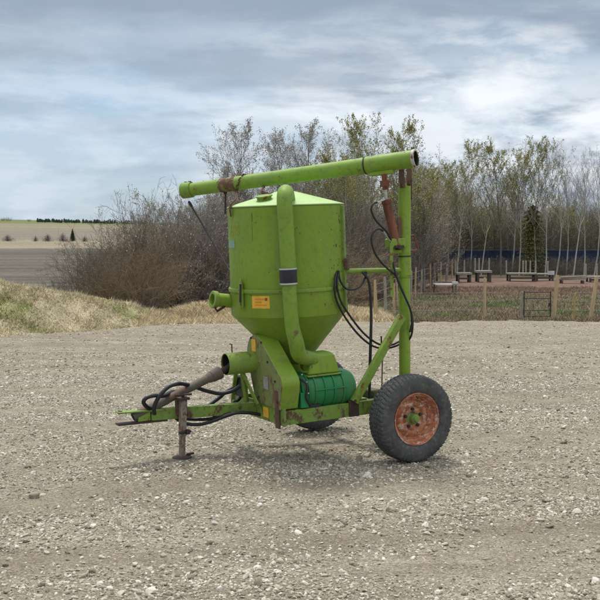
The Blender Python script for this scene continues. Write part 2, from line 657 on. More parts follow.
# the lot's far rows follow its edge
s_rows = np.concatenate([np.linspace(-60, 3.4, 20), 3.5 + (np.exp(np.linspace(0, 1, 640) * 2.6) - 1) / (math.exp(2.6) - 1) * (100 - 3.5)])
XX, SS = np.meshgrid(lot_cols, s_rows)
E_ = lot_edge(XX)
YY = np.where(SS < 3.5, SS, 3.5 + (SS - 3.5) / 96.5 * (E_ - 3.5))
ZZ = lot_h(XX, YY)
ZZ = ZZ - .10 * sst(-.5, 0, YY - E_)
V = np.column_stack([XX.ravel(), YY.ravel(), ZZ.ravel()])
ny, nx = XX.shape
idx = np.arange(nx * ny).reshape(ny, nx)
Fq = np.stack([idx[:-1, :-1], idx[:-1, 1:], idx[1:, 1:], idx[1:, :-1]], -1).reshape(-1, 4)
me = np_mesh('gravel_lot', V, Fq, True)
me.attributes.new('track', 'FLOAT', 'POINT').data.foreach_set('value', tracks(XX, YY).astype(np.float32).ravel())
tag(link('gravel_lot', me, M['gravel']), 'pale crushed gravel lot under the green machine', 'gravel lot', kind='structure')

# the land beyond, out to the horizon
tt = np.linspace(-1, 1, 421)
cols = np.sinh(tt * 6.5) / math.sinh(6.5) * 2600
r_near = np.arange(15, 60, .22)
r_far = 60 * np.exp(np.linspace(0, 1, 170) * math.log(3000 / 60))
rows = np.concatenate([[-1500, -400, -100, -30, 5], r_near, r_far])
XX, YY = np.meshgrid(cols, rows)
ZZ = land_h(XX, YY)
ny, nx = XX.shape
V = np.column_stack([XX.ravel(), YY.ravel(), ZZ.ravel()])
idx = np.arange(nx * ny).reshape(ny, nx)
Fq = np.stack([idx[:-1, :-1], idx[:-1, 1:], idx[1:, 1:], idx[1:, :-1]], -1).reshape(-1, 4)


def zone_color(x, y):
    x = x.ravel(); y = y.ravel()
    e = lot_edge(x)
    n = len(x)
    c = np.tile(np.array([.40, .34, .22, 0.0]), (n, 1))

    def put(mask, col, a=0.0):
        m = np.clip(mask, 0, 1)[:, None]
        c[:] = c * (1 - m) + np.array([*col, a]) * m
    t = y - e
    j = wob(x, y, 3.1, 2) * 8
    # mound: straw with green
    g = sst(-.15, .5, wob(x, y, 1.3, 1) + .5 * wob(x, y, .45, 4)) * (1 - sst(1.5, 6, t)) * .9
    put(g * (x < -4.6), (.17, .19, .07))
    put(sst(9, 14, t) * (x < 0), (.13, .105, .075))
    # valley floor and the fields behind
    put(sst(45, 60, y) * (x < 4), (.105, .092, .072), 1)
    put(sst(325, 345, y + j * 2), (.235, .20, .14), .6)
    put(sst(420, 450, y + j * 2), (.185, .158, .122), .9)
    put(sst(640, 680, y + j * 3), (.21, .18, .12), .9)
    put(sst(800, 830, y + j * 3), (.13, .15, .06), .5)
    put(sst(1000, 1100, y), (.10, .13, .07), .2)
    # the fenced yard on the right
    yd = sst(1.5, 4, x) * (1 - sst(120, 170, y)) * sst(-.9, -.3, t)
    put(yd, (.15, .125, .085), 0)
    put(yd * sst(39, 41, y) * (1 - sst(50, 56, y + wob(x, y, 2) * 3)) * (.15 + .6 * sst(-.2, .5, wob(x, y, 1.6, 5))), (.09, .115, .045))
    put(yd * sst(52, 57, y + wob(x, y, 2) * 3) * (1 - sst(72, 80, y)), (.155, .098, .075))
    put(yd * sst(80, 84, y), (.10, .08, .055))
    return c


me = np_mesh('fields', V, Fq, True)
at_ = me.attributes.new('zone', 'FLOAT_COLOR', 'POINT')
at_.data.foreach_set('color', zone_color(XX, YY).astype(np.float32).ravel())
tag(link('farmland', me, M['zone']), 'grassy mound, dark ploughed field and pale rising fields beyond the lot', 'terrain', kind='structure')

# ------------------------------------------------------------------ loose stones (geometry nodes on a point cloud)


def stones():
    def wedge(n, y0, y1, power):
        y = (y0 ** power + rng.random(n) * (y1 ** power - y0 ** power)) ** (1 / power)
        x = (rng.random(n) * 2 - 1) * (.40 * y + .4)
        return x, y
    xs, ys_, sz = [], [], []
    for n, y0, y1, p, lo, hi, k in ((330000, 4.4, 15, 1.6, .004, .018, 2.6), (30000, 4.4, 20, 1.5, .014, .036, 2.6), (2000, 4.4, 34, 1.7, .026, .058, 3.6), (36000, 13, 36, 1.5, .014, .036, 2.2)):
        x, y = wedge(n, y0, y1, p)
        s = lo + (hi - lo) * rng.random(n) ** k
        # stones lie in drifts between the wheel tracks
        dens = .50 + .62 * wob(x, y * 2.0, .85, 6) + .40 * wob(x * .35, y, .28, 8) + .35 * wob(x, y, .3, 2)
        keep = rng.random(n) < np.clip(dens + .12 - .55 * tracks(x, y), .07, 1)
        keep &= y < lot_edge(x) - .2
        keep &= np.hypot(x - jack_xy[0], y - jack_xy[1]) > .12
        xs.append(x[keep]); ys_.append(y[keep]); sz.append(s[keep])
    x = np.concatenate(xs); y = np.concatenate(ys_); s = np.concatenate(sz)
    z = lot_h(x, y) + s * .12
    me = bpy.data.meshes.new('loose_stones')
    me.vertices.add(len(x))
    me.vertices.foreach_set('co', np.column_stack([x, y, z]).astype(np.float32).ravel())
    a = me.attributes.new('sc', 'FLOAT_VECTOR', 'POINT')
    sc = np.column_stack([s * (.75 + .6 * rng.random(len(s))), s * (.75 + .6 * rng.random(len(s))), s * (.35 + .5 * rng.random(len(s)))])
    a.data.foreach_set('vector', (sc * .62).astype(np.float32).ravel())
    a = me.attributes.new('rt', 'FLOAT_VECTOR', 'POINT')
    rt = np.column_stack([rng.normal(0, .35, len(s)), rng.normal(0, .35, len(s)), rng.random(len(s)) * 6.28])
    a.data.foreach_set('vector', rt.astype(np.float32).ravel())
    o = link('loose_stones', me)
    g = bpy.data.node_groups.new('scatter_stones', 'GeometryNodeTree')
    g.interface.new_socket('Geometry', in_out='INPUT', socket_type='NodeSocketGeometry')
    g.interface.new_socket('Geometry', in_out='OUTPUT', socket_type='NodeSocketGeometry')
    N = g.nodes; Lk = g.links
    gi = N.new('NodeGroupInput'); go = N.new('NodeGroupOutput')
    g2i = N.new('GeometryNodeGeometryToInstance')
    for i in range(9):
        ico = N.new('GeometryNodeMeshIcoSphere')
        ico.inputs['Radius'].default_value = 1
        ico.inputs['Subdivisions'].default_value = 2
        pos = N.new('GeometryNodeInputPosition')
        add = N.new('ShaderNodeVectorMath'); add.operation = 'ADD'; add.inputs[1].default_value = (i * 3.1, i * 1.7, i * 5.3)
        Lk.new(pos.outputs[0], add.inputs[0])
        vo = N.new('ShaderNodeTexVoronoi'); vo.inputs['Scale'].default_value = .9
        Lk.new(add.outputs[0], vo.inputs['Vector'])
        no = N.new('ShaderNodeTexNoise'); no.inputs['Scale'].default_value = .8; no.inputs['Detail'].default_value = 1
        Lk.new(add.outputs[0], no.inputs['Vector'])
        ma = N.new('ShaderNodeMath'); ma.operation = 'MULTIPLY_ADD'; ma.inputs[1].default_value = 1.1; ma.inputs[2].default_value = .15
        Lk.new(no.outputs['Fac'], ma.inputs[0])
        m2 = N.new('ShaderNodeMath'); m2.operation = 'MULTIPLY_ADD'; m2.inputs[1].default_value = .45
        Lk.new(vo.outputs['Distance'], m2.inputs[0]); Lk.new(ma.outputs[0], m2.inputs[2])
        sc_ = N.new('ShaderNodeVectorMath'); sc_.operation = 'SCALE'
        Lk.new(pos.outputs[0], sc_.inputs[0]); Lk.new(m2.outputs[0], sc_.inputs['Scale'])
        sp = N.new('GeometryNodeSetPosition')
        Lk.new(ico.outputs[0], sp.inputs['Geometry']); Lk.new(sc_.outputs[0], sp.inputs['Position'])
        sm = N.new('GeometryNodeSetMaterial'); sm.inputs['Material'].default_value = M['stone']
        Lk.new(sp.outputs[0], sm.inputs['Geometry'])
        Lk.new(sm.outputs[0], g2i.inputs[0])
    iop = N.new('GeometryNodeInstanceOnPoints')
    iop.inputs['Pick Instance'].default_value = True
    ri = N.new('FunctionNodeRandomValue'); ri.data_type = 'INT'
    for sk in ri.inputs:
        if sk.type == 'INT' and sk.name == 'Max':
            sk.default_value = 8
    ar = N.new('GeometryNodeInputNamedAttribute'); ar.data_type = 'FLOAT_VECTOR'; ar.inputs['Name'].default_value = 'rt'
    asx = N.new('GeometryNodeInputNamedAttribute'); asx.data_type = 'FLOAT_VECTOR'; asx.inputs['Name'].default_value = 'sc'
    e2r = N.new('FunctionNodeEulerToRotation')
    Lk.new(ar.outputs['Attribute'], e2r.inputs[0])
    Lk.new(gi.outputs[0], iop.inputs['Points'])
    Lk.new(g2i.outputs[0], iop.inputs['Instance'])
    out_int = [s_ for s_ in ri.outputs if s_.type == 'INT'][0]
    Lk.new(out_int, iop.inputs['Instance Index'])
    Lk.new(e2r.outputs[0], iop.inputs['Rotation'])
    Lk.new(asx.outputs['Attribute'], iop.inputs['Scale'])
    Lk.new(iop.outputs[0], go.inputs[0])
    md = o.modifiers.new('scatter', 'NODES')
    md.node_group = g
    tag(o, 'loose pale stones strewn over the gravel', 'stones', kind='stuff')


stones()


# ------------------------------------------------------------------ grass blades
def blades(name, x, y, hgt, wid, tint, label, cat, lean=.5, base=None):
    n = len(x)
    z = np.maximum(land_h(x, y), np.where(y < lot_edge(x) - .05, lot_h(x, y), -99))
    az = rng.random(n) * 2 * PI
    ln = lean * (.62 + .38 * rng.random(n))
    la = rng.random(n) * 2 * PI
    B = np.column_stack([x, y, z - .01])
    side = np.column_stack([np.cos(az), np.sin(az), np.zeros(n)]) * wid[:, None]
    tip = B + np.column_stack([np.cos(la) * ln * hgt, np.sin(la) * ln * hgt, hgt * np.sqrt(np.maximum(.05, 1 - ln ** 2))])
    V = np.stack([B - side, B + side, tip], 1).reshape(-1, 3)
    Fq = np.arange(3 * n).reshape(n, 3)
    me = np_mesh(name, V, Fq)
    a = me.attributes.new('tint', 'FLOAT_COLOR', 'POINT')
    a.data.foreach_set('color', np.repeat(np.column_stack([tint, np.ones(n)]), 3, 0).astype(np.float32).ravel())
    return tag(link(name, me, M['blades']), label, cat, kind='stuff')


def tints(n, cols, w):
    k = rng.choice(len(cols), n, p=np.array(w) / sum(w))
    c = np.array(cols)[k]
    return c * (.75 + .5 * rng.random(n))[:, None]


# short dead grass over the mound, with greener patches
n = 150000
x = rng.uniform(-14, -4.5, n)
y = lot_edge(x) + rng.random(n) * 9.4 - .5 * rng.random(n) ** 2
g = sst(-.15, .5, wob(x, y, 1.3, 1) + .5 * wob(x, y, .45, 4)) * (1 - sst(1.5, 6, y - lot_edge(x))) > rng.random(n) * 1.1
c = np.where(g[:, None], tints(n, [(.20, .23, .07), (.26, .27, .10), (.42, .36, .18)], [4, 3, 2]), tints(n, [(.52, .45, .29), (.42, .35, .22), (.62, .55, .37), (.26, .21, .14)], [4, 3, 2, 2]))
hh = (.05 + .10 * rng.random(n)) * (.6 + .8 * sst(-.3, .5, wob(x, y, .6, 9)))
blades('mound_grass', x, y, hh, .006 + .006 * rng.random(n), c, 'short dead and greening grass covering the mound', 'grass', .985)
# taller straw on the crest and beyond
n = 26000
x = rng.uniform(-13, -4.8, n)
y = lot_edge(x) + 4.5 + rng.random(n) * 4.5
keep = wob(x, y, .8, 3) > rng.uniform(-.1, .7, n)
x, y = x[keep], y[keep]; n = len(x)
blades('crest_straw', x, y, .08 + .22 * rng.random(n) ** 3, .006 + .005 * rng.random(n), tints(n, [(.60, .52, .34), (.48, .41, .27), (.70, .62, .43)], [4, 2, 2]), 'tall straw coloured grass tufts along the mound crest', 'grass', .6)
# matted straw berm
n = 120000
x = rng.uniform(-5.3, 3.4, n)
y = lot_edge(x) + rng.random(n) * 5.3 - .7 * rng.random(n) ** 2
c = tints(n, [(.66, .55, .35), (.54, .44, .27), (.76, .66, .46), (.32, .25, .16)], [4, 3, 2, 3])
blades('berm_straw', x, y, .10 + .24 * rng.random(n) ** 2, .007 + .006 * rng.random(n), c, 'matted straw on the low berm behind the lot', 'straw', .99)
# yard weeds
n = 110000
x = rng.uniform(2.0, 26, n)
y = lot_edge(x) - .15 + rng.random(n) ** 1.3 * 26
grn = (sst(-.25, .5, wob(x, y, 1.6, 5)) > rng.random(n)) & (y < 54) & (y > 39.3)
c = np.where(grn[:, None], tints(n, [(.11, .145, .05), (.16, .18, .08), (.17, .14, .09)], [2, 1, 1]), tints(n, [(.22, .17, .10), (.30, .24, .14), (.15, .115, .08), (.19, .115, .085)], [3, 2, 3, 3]))
blades('yard_weeds', x, y, .05 + .20 * rng.random(n) ** 2, .008 + .008 * rng.random(n), c, 'patchy weeds and grass inside the fenced yard', 'weeds', .8)


# ================================================================== TREES
def seg_mesh(P0, P1, R0, R1, k=3):
    P0 = np.asarray(P0, float); P1 = np.asarray(P1, float); R0 = np.asarray(R0, float); R1 = np.asarray(R1, float)
    d = P1 - P0
    L = np.linalg.norm(d, axis=1, keepdims=True) + 1e-9
    d = d / L
    up = np.where(np.abs(d[:, 2:3]) < .95, np.array([[0, 0, 1.0]]), np.array([[1.0, 0, 0]]))
    a = np.cross(d, up); a /= np.linalg.norm(a, axis=1, keepdims=True)
    b = np.cross(a, d)
    n = len(P0)
    V = np.empty((n, 2, k, 3))
    for j in range(k):
        e = a * math.cos(2 * PI * j / k) + b * math.sin(2 * PI * j / k)
        V[:, 0, j] = P0 + e * R0[:, None]
        V[:, 1, j] = P1 + e * R1[:, None]
    V = V.reshape(-1, 3)
    base = (np.arange(n) * 2 * k)[:, None, None]
    j = np.arange(k); j2 = (j + 1) % k
    q = np.stack([j, j2, k + j2, k + j], -1)[None]
    return V, (base + q).reshape(-1, 4)


def quads_at(P, size):
    n = len(P)
    d1 = rng.normal(size=(n, 3)); d1 /= np.linalg.norm(d1, axis=1, keepdims=True)
    d2 = rng.normal(size=(n, 3)); d2 = np.cross(d1, d2); d2 /= np.linalg.norm(d2, axis=1, keepdims=True)
    s = (size * (.6 + .8 * rng.random(n)))[:, None]
    V = np.stack([P - d1 * s, P - d2 * s * .6, P + d1 * s, P + d2 * s * .6], 1).reshape(-1, 3)
    return V, np.arange(4 * n).reshape(n, 4)


class Grow:
    def __init__(s, seed):
        s.r = random.Random(seed)
        s.P0, s.P1, s.R0, s.R1, s.lv = [], [], [], [], []
        s.tips = []

    def jit(s, d, a):
        r = s.r
        return Vector((d[0] + r.gauss(0, a), d[1] + r.gauss(0, a), d[2] + r.gauss(0, a))).normalized()

    def branch(s, p, d, L, r0, level, maxlevel, nch, spread, up=.08, wob_=.12, start=.25, taper=.25):
        r = s.r
        ns = max(2, int(5 - level))
        if level == 0:
            ns = 10
        p = Vector(p); d = Vector(d).normalized()
        pts = [p.copy()]
        rad = [r0]
        for i in range(ns):
            d = s.jit(d, wob_ * (.45 if level == 0 else 1))
            d = (d + Vector((0, 0, up))).normalized()
            q = p + d * (L / ns)
            r1 = r0 * (1 - (1 - taper) * (i + 1) / ns)
            s.P0.append(p[:]); s.P1.append(q[:]); s.R0.append(rad[-1]); s.R1.append(r1); s.lv.append(level)
            rad.append(r1)
            pts.append(q.copy())
            p = q
        if level >= maxlevel:
            s.tips.append((pts, L))
            return
        n = nch[level]
        for c in range(n):
            t = start + (1 - start) * (c + r.random()) / n
            k = min(ns - 1, int(t * ns))
            f = t * ns - k
            q = pts[k].lerp(pts[k + 1], f)
            dd = (pts[k + 1] - pts[k]).normalized()
            a, b = frame_of(dd)
            ph = r.random() * 2 * PI
            sp = spread[level] * r.uniform(.7, 1.25)
            nd = dd * math.cos(sp) + (a * math.cos(ph) + b * math.sin(ph)) * math.sin(sp)
            lf = {0: (1 - t) * .62 + .14}.get(level, .55 * (1 - .5 * t)) * r.uniform(.6, 1.15)
            s.branch(q, nd, L * lf, max(rad[k] * .5, .0035), level + 1, maxlevel, nch, spread, up * 1.4, wob_ * 1.2, .2, .3)


def build_tree(seed, H, r0, nch, spread, bark, twig, leaf=None, nleaf=0, lsize=.04, start=.3, up=.08, lean=(0, 0), k=7, wob_=.12):
    """-> (trunk mesh, crown mesh)"""
    g = Grow(seed)
    g.branch((0, 0, -.15), (lean[0], lean[1], 1), H, r0, 0, 3, nch, spread, up, wob_, start, .12)
    P0, P1, R0, R1, lv = map(np.array, (g.P0, g.P1, g.R0, g.R1, g.lv))
    t = lv == 0
    V, Fq = seg_mesh(P0[t], P1[t], R0[t], R1[t], k)
    tm = np_mesh('tree_trunk', V, Fq, True)
    tm.materials.append(bark)
    t = ~t
    V, Fq = seg_mesh(P0[t], P1[t], R0[t], R1[t], 3)
    mi = np.where(lv[t] == 1, 0, 1).repeat(3)
    if leaf is not None and nleaf:
        rr = random.Random(seed + 5)
        pts = []
        for _ in range(nleaf):
            b, L = rr.choice(g.tips)
            i = rr.randrange(len(b) - 1)
            q = b[i].lerp(b[i + 1], rr.random())
            pts.append((q.x + rr.gauss(0, .05), q.y + rr.gauss(0, .05), q.z + rr.gauss(0, .05)))
        V2, F2 = quads_at(np.array(pts), lsize)
        Fq = np.concatenate([Fq, F2 + len(V)])
        V = np.concatenate([V, V2])
        mi = np.concatenate([mi, np.full(len(F2), 2)])
    cm = np_mesh('tree_crown', V, Fq, False, matidx=mi)
    cm.materials.append(bark); cm.materials.append(twig); cm.materials.append(leaf or twig)
    return tm, cm


def build_bush(seed, H, W, nst, twig, bark, leaf=None, nleaf=0, lsize=.03, rr0=.016):
    g = Grow(seed)
    r = g.r
    for i in range(nst):
        a = r.random() * 2 * PI
        rad = W * .30 * math.sqrt(r.random())
        tilt = .10 + .75 * rad / (W * .3)
        p = (rad * math.cos(a), rad * math.sin(a), -.1)
        hh = H * r.uniform(.55, 1.0) * (1 - .25 * rad / (W * .3))
        g.branch(p, (math.cos(a) * tilt, math.sin(a) * tilt, 1), hh, rr0 * r.uniform(.6, 1.2), 1, 3, (0, 10, 6), (0, .75, .75), .035, .19, .12, .25)
    P0, P1, R0, R1, lv = map(np.array, (g.P0, g.P1, g.R0, g.R1, g.lv))
    t = lv == 1
    V, Fq = seg_mesh(P0[t], P1[t], R0[t], R1[t], 4)
    tm = np_mesh('bush_stems', V, Fq, True)
    tm.materials.append(bark)
    t = ~t
    V, Fq = seg_mesh(P0[t], P1[t], np.maximum(R0[t], .0042), np.maximum(R1[t], .003), 3)
    mi = np.zeros(len(Fq), int)
    if leaf is not None and nleaf:
        rr = random.Random(seed + 5)
        pts = []
        for _ in range(nleaf):
            b, L = rr.choice(g.tips)
            i = rr.randrange(len(b) - 1)
            q = b[i].lerp(b[i + 1], rr.random())
            pts.append((q.x + rr.gauss(0, .04), q.y + rr.gauss(0, .04), q.z + rr.gauss(0, .04)))
        V2, F2 = quads_at(np.array(pts), lsize)
        Fq = np.concatenate([Fq, F2 + len(V)])
        V = np.concatenate([V, V2])
        mi = np.concatenate([mi, np.full(len(F2), 1)])
    cm = np_mesh('bush_twigs', V, Fq, False, matidx=mi)
    cm.materials.append(twig); cm.materials.append(leaf or twig)
    return tm, cm


def put_plant(kind, tm, cm, x, y, s, rz, label, cat, group, parts=('trunk', 'crown'), sz=None, z=None):
    o = empty(kind, (x, y, float(land_h(np.array([x]), np.array([y]))[0]) if z is None else z), rz)
    o.scale = (s, s, sz or s)
    tag(o, label, cat, group)
    link(parts[0], tm, None, o)
    link(parts[1], cm, None, o)
    return o


# aspens: H=10 m variants
leafy = [build_tree(100 + i, 10, .075, (32, 10, 5), (.62, .6, .6), M['bark_pale'] if i % 2 == 0 else M['bark_grey'], M['twig_grey'], M['leaf_young'], 6500, .044, .34, .10, ((-.05, .06, .0)[i % 3], 0)) for i in range(4)]
bare = [build_tree(200 + i, 10, .07, (22, 8, 5), (.58, .6, .6), M['bark_pale'], M['twig_grey'], M['bud_white'], 900, .03, .38, .12, ((.12, .03, .16, -.02)[i], 0)) for i in range(4)]
dark = [build_tree(300 + i, 9, .07, (28, 9, 5), (.75, .7, .6), M['bark_dark'], M['twig_brown'], M['leaf_young'], (1200, 2600, 4200)[i], .045, .15, .06) for i in range(3)]
catkin = [build_tree(400 + i, 8, .075, (34, 11, 6), (.62, .65, .6), M['bark_grey'], M['twig_grey'], M['bud_white'], 6500, .032, .18, .09) for i in range(2)]


def px_x(px, Y):
    return (px - 300) / F * Y * 1.0


# the pale trunks one can tell apart in the right-hand wood: (px, top y, Y, kind)
front = [
    (431, 176, 86, 'L', 'leafy aspen with pale trunk standing behind the mast'),
    (447, 188, 92, 'B', 'thin bare aspen left of the tallest leafy one in the right wood'),
    (457, 152, 87, 'L', 'tall leafy aspen with a leaning pale trunk at the corner of the yard'),
    (470, 182, 93, 'B', 'bare grey aspen behind the first timber benches'),
    (481, 176, 88, 'B', 'slim bare aspen between two leafy aspens behind the benches'),
    (501, 152, 86, 'L', 'leafy aspen with white trunk beside the long bench'),
    (512, 160, 90, 'L', 'leafy aspen with dark trunk just left of the olive conifer'),
    (519, 172, 87, 'B', 'white leaning aspen trunk beside the leafy pair'),
    (536, 148, 88, 'L', 'tall leafy aspen rising behind the olive conifer'),
    (545, 165, 86, 'B', 'bare white aspen just right of the olive conifer'),
    (556, 158, 87, 'B', 'bare aspen leaning right above the metal gate'),
    (566, 170, 90, 'B', 'slender bare aspen among leaning white trunks'),
    (573, 156, 86, 'B', 'tallest bare aspen leaning right over the blue fence'),
    (584, 172, 88, 'B', 'bare white aspen near the right end of the blue fence'),
    (594, 160, 86, 'B', 'bare aspen at the edge of the photo behind the last bench'),
    (604, 175, 89, 'B', 'bare aspen at the far right edge of the wood'),
]
for i, (px, ty, Y, kd, lab) in enumerate(front):
    src = leafy if kd == 'L' else bare
    tm, cm = src[i % 4]
    Y = 82.5 + (Y - 86) * .45
    H = (237 - ty) / F * Y + 3.05
    s = H / 10.2
    put_plant('aspen_tree', tm, cm, px_x(px, Y), Y, s, random.uniform(-.5, .5) + (PI if (kd == 'L' and i % 2) else 0), lab, 'tree', 'aspens at the front of the right wood')

# the wood behind them
k = 0
for i in range(150):
    px = random.uniform(395, 680) if i < 125 else random.uniform(418, 500)
    Y = random.uniform(90, 125)
    ty = random.uniform(172, 210) if px < 440 or i > 135 else random.uniform(196, 226)
    kd = random.random()
    src = (dark if kd < .5 else leafy if kd < .62 else bare)
    tm, cm = src[random.randrange(len(src))]
    H = (237 - ty) / F * Y + 3.05
    put_plant('forest_tree', tm, cm, px_x(px, Y), Y, H / 9.8, random.random() * 6.28, 'slender bare tree in the thick of the wood behind the yard', 'tree', 'trees deep in the right wood', z=-1.3)

# the nearer wood between tank and mast and left of it
for i in range(60):
    px = random.uniform(205, 440)
    Y = random.uniform(56, 84)
    ty = np.interp(px, [205, 235, 250, 262, 280, 300, 330, 360, 400, 440], [214, 172, 188, 196, 178, 176, 168, 165, 170, 180]) + random.uniform(0, 34)
    src = random.choice([dark, dark, catkin, leafy if px > 300 else catkin])
    tm, cm = src[random.randrange(len(src))]
    hb = 8.0 if src is catkin else 9.5
    H = (237 - ty) / F * Y + 3.2
    put_plant('thicket_tree', tm, cm, px_x(px, Y), Y, H / hb, random.random() * 6.28, 'bushy leafless tree in the wood behind the machine', 'tree', 'trees in the wood behind the machine', z=-1.4)
named = [
    (240, 133, 60, catkin[0], 8.2, 'tall catkin covered tree above the left end of the boom'),
    (222, 168, 58, catkin[1], 8.2, 'smaller catkin tree left of the tall one by the boom end'),
    (290, 136, 66, catkin[1], 8.2, 'catkin tree rising over the middle of the boom'),
    (307, 134, 64, catkin[0], 8.2, 'pale budding tree just right of the air duct above the boom'),
    (355, 130, 66, leafy[0], 10.2, 'budding tree with rounded top above the boom'),
    (393, 133, 68, leafy[1], 10.2, 'budding tree above the open end of the boom'),
    (420, 158, 72, leafy[2], 10.2, 'young leafed tree just right of the mast top'),
]
for (px, ty, Y, (tm, cm), hb, lab) in named:
    H = (237 - ty) / F * Y + 3.2
    put_plant('budding_tree', tm, cm, px_x(px, Y), Y, H / hb, random.random() * 6.28, lab, 'tree', 'trees above the boom', z=-1.4)

# slim trees standing among the bushes on the left
for (px, ty, Y, v, lab) in ((138, 214, 50, 0, 'small bare tree topping the bushes over the mound end'), (150, 203, 52, 1, 'highest small grey tree of the left bushes'), (163, 208, 50, 0, 'slim grey tree right of the highest one in the left bushes'), (176, 206, 53, 1, 'bare tree over the left part of the berm'),
                            (188, 210, 50, 0, 'small bare tree just left of the boom end'), (199, 204, 54, 1, 'bare tree directly under the boom end cap'), (212, 196, 52, 0, 'bare tree crossed by the stay rod'), (228, 186, 54, 1, 'bare tree beside the upper edge of the tank')):
    tm, cm = (catkin[v] if px > 195 else (dark[0] if v else catkin[0]))
    x = px_x(px, Y)
    z0 = float(land_h(np.array([x]), np.array([Y]))[0])
    H = (237 - ty) / F * Y + 1.8 - z0
    put_plant('slim_tree', tm, cm, x, Y, H / 8.6, random.random() * 6.28, lab, 'tree', 'slim trees among the left bushes')

# the olive conifer
def conifer(seed, H, W, mat, bark, nn=9000, tr=.06, ls=.05, fat=.8):
    r = np.random.default_rng(seed)
    t = r.random(nn) ** .75
    lay = np.round(t * 20) / 20 + r.normal(0, .015 if fat > .5 else .05, nn)
    lay = np.clip(lay, 0, 1)
    rad = W / 2 * np.maximum(1 - lay, 0) ** fat * r.random(nn) ** .55 * (.75 + .35 * np.sin(lay * 97))
    a = r.random(nn) * 2 * PI
    a = np.round(a * 2.2) / 2.2 + r.normal(0, .16, nn)
    P = np.column_stack([rad * np.cos(a), rad * np.sin(a), H * (.06 + .94 * lay) - rad * .25])
    V, Fq = quads_at(P, ls)
    cm = np_mesh('conifer_crown', V, Fq)
    cm.materials.append(mat)
    V, Fq = seg_mesh([(0, 0, -.2)], [(0, 0, H)], [tr], [.01], 8)
    tm = np_mesh('conifer_trunk', V, Fq, True)
    tm.materials.append(bark)
    return tm, cm


M['needle_olive'] = leaf_mat('olive_needles', (.12, .12, .045), (.20, .19, .075))
tm, cm = conifer(3, 5.6, 2.6, M['needle_olive'], M['bark_dark'], 12000, .06, .065, .30)
put_plant('conifer_tree', tm, cm, px_x(532, 84), 84, 1, 0, 'dense olive green conifer among the bare aspens', 'conifer', 'conifers', z=-1.3)
tm, cm = conifer(4, 4.8, 2.8, M['needle'], M['bark_dark'], 9000, .1, .12)
put_plant('conifer_tree', tm, cm, px_x(73, 420), 420, 1, 0, 'small dark conifer standing alone in the pale field', 'conifer', 'conifers')

# bushes by the left and behind the lot
bushes = [build_bush(500 + i, 4, 3.4, 34, (M['twig_brown'], M['twig_red'], M['twig_red'], M['twig_brown'], M['twig_grey'])[i], M['bark_grey'] if i % 2 else M['twig_brown'], (None, None, M['leaf_olive'], None, M['bud_white'])[i], (0, 0, 900, 0, 700)[i], .03) for i in range(5)]
blist = [
    # px, base Y, top y, variant, label
    (78, 41, 247, 0, 'low brown bush at the left end of the thicket'),
    (92, 40, 236, 4, 'grey twiggy bush second from the left end of the thicket'),
    (101, 43, 224, 0, 'brown bush rising behind the low left bushes'),
    (95, 39, 262, 2, 'small olive tinted bush just above the mound edge'),
    (112, 39, 244, 1, 'reddish brown bush close behind the mound end'),
    (124, 42, 222, 0, 'tall brown bush above the end of the mound'),
    (128, 38.5, 240, 1, 'russet bush where the mound meets the lot'),
    (141, 38, 232, 1, 'dense russet bush with a dark foot beside the berm'),
    (152, 43, 206, 4, 'tall pale twigged bush with a spreading top'),
    (150, 39, 258, 2, 'lower olive brown bush right of the russet one'),
    (166, 41, 220, 2, 'olive brown bush at the left end of the straw berm'),
    (178, 44, 208, 0, 'tall dark brown bush behind the straw berm'),
    (190, 42, 226, 4, 'grey bush over the middle of the straw berm'),
    (203, 45, 206, 4, 'tall grey bush below the left end of the boom'),
    (210, 42, 246, 0, 'dark bush left of the outlet pipe'),
    (222, 44, 214, 0, 'brown bush behind the thin stay rod'),
    (238, 43, 232, 4, 'grey bush hidden partly by the tank'),
]
for i, (px, Y, ty, v, lab) in enumerate(blist):
    tm, cm = bushes[v]
    x = px_x(px, Y)
    z0 = float(land_h(np.array([x]), np.array([Y]))[0])
    H = max(.8, (237 - ty) / F * Y + 1.8 - z0)
    s = H / (3.5 if px < 116 else 3.0 if px < 145 else 2.85)
    put_plant('bare_bush', tm, cm, x, Y, s * .72, random.random() * 6.28, lab, 'bush', 'leafless bushes behind the mound and berm', ('stems', 'twigs'), sz=s)
for i in range(26):
    px = random.uniform(225, 405)
    Y = random.uniform(43, 54) if px < 360 else random.uniform(60, 70)
    tm, cm = bushes[random.randrange(5)]
    put_plant('thicket_bush', tm, cm, px_x(px, Y), Y, random.uniform(.7, 1.05), random.random() * 6.28, 'leafless bush in the thicket behind the machine', 'bush', 'bushes of the thicket behind the machine', ('stems', 'twigs'))
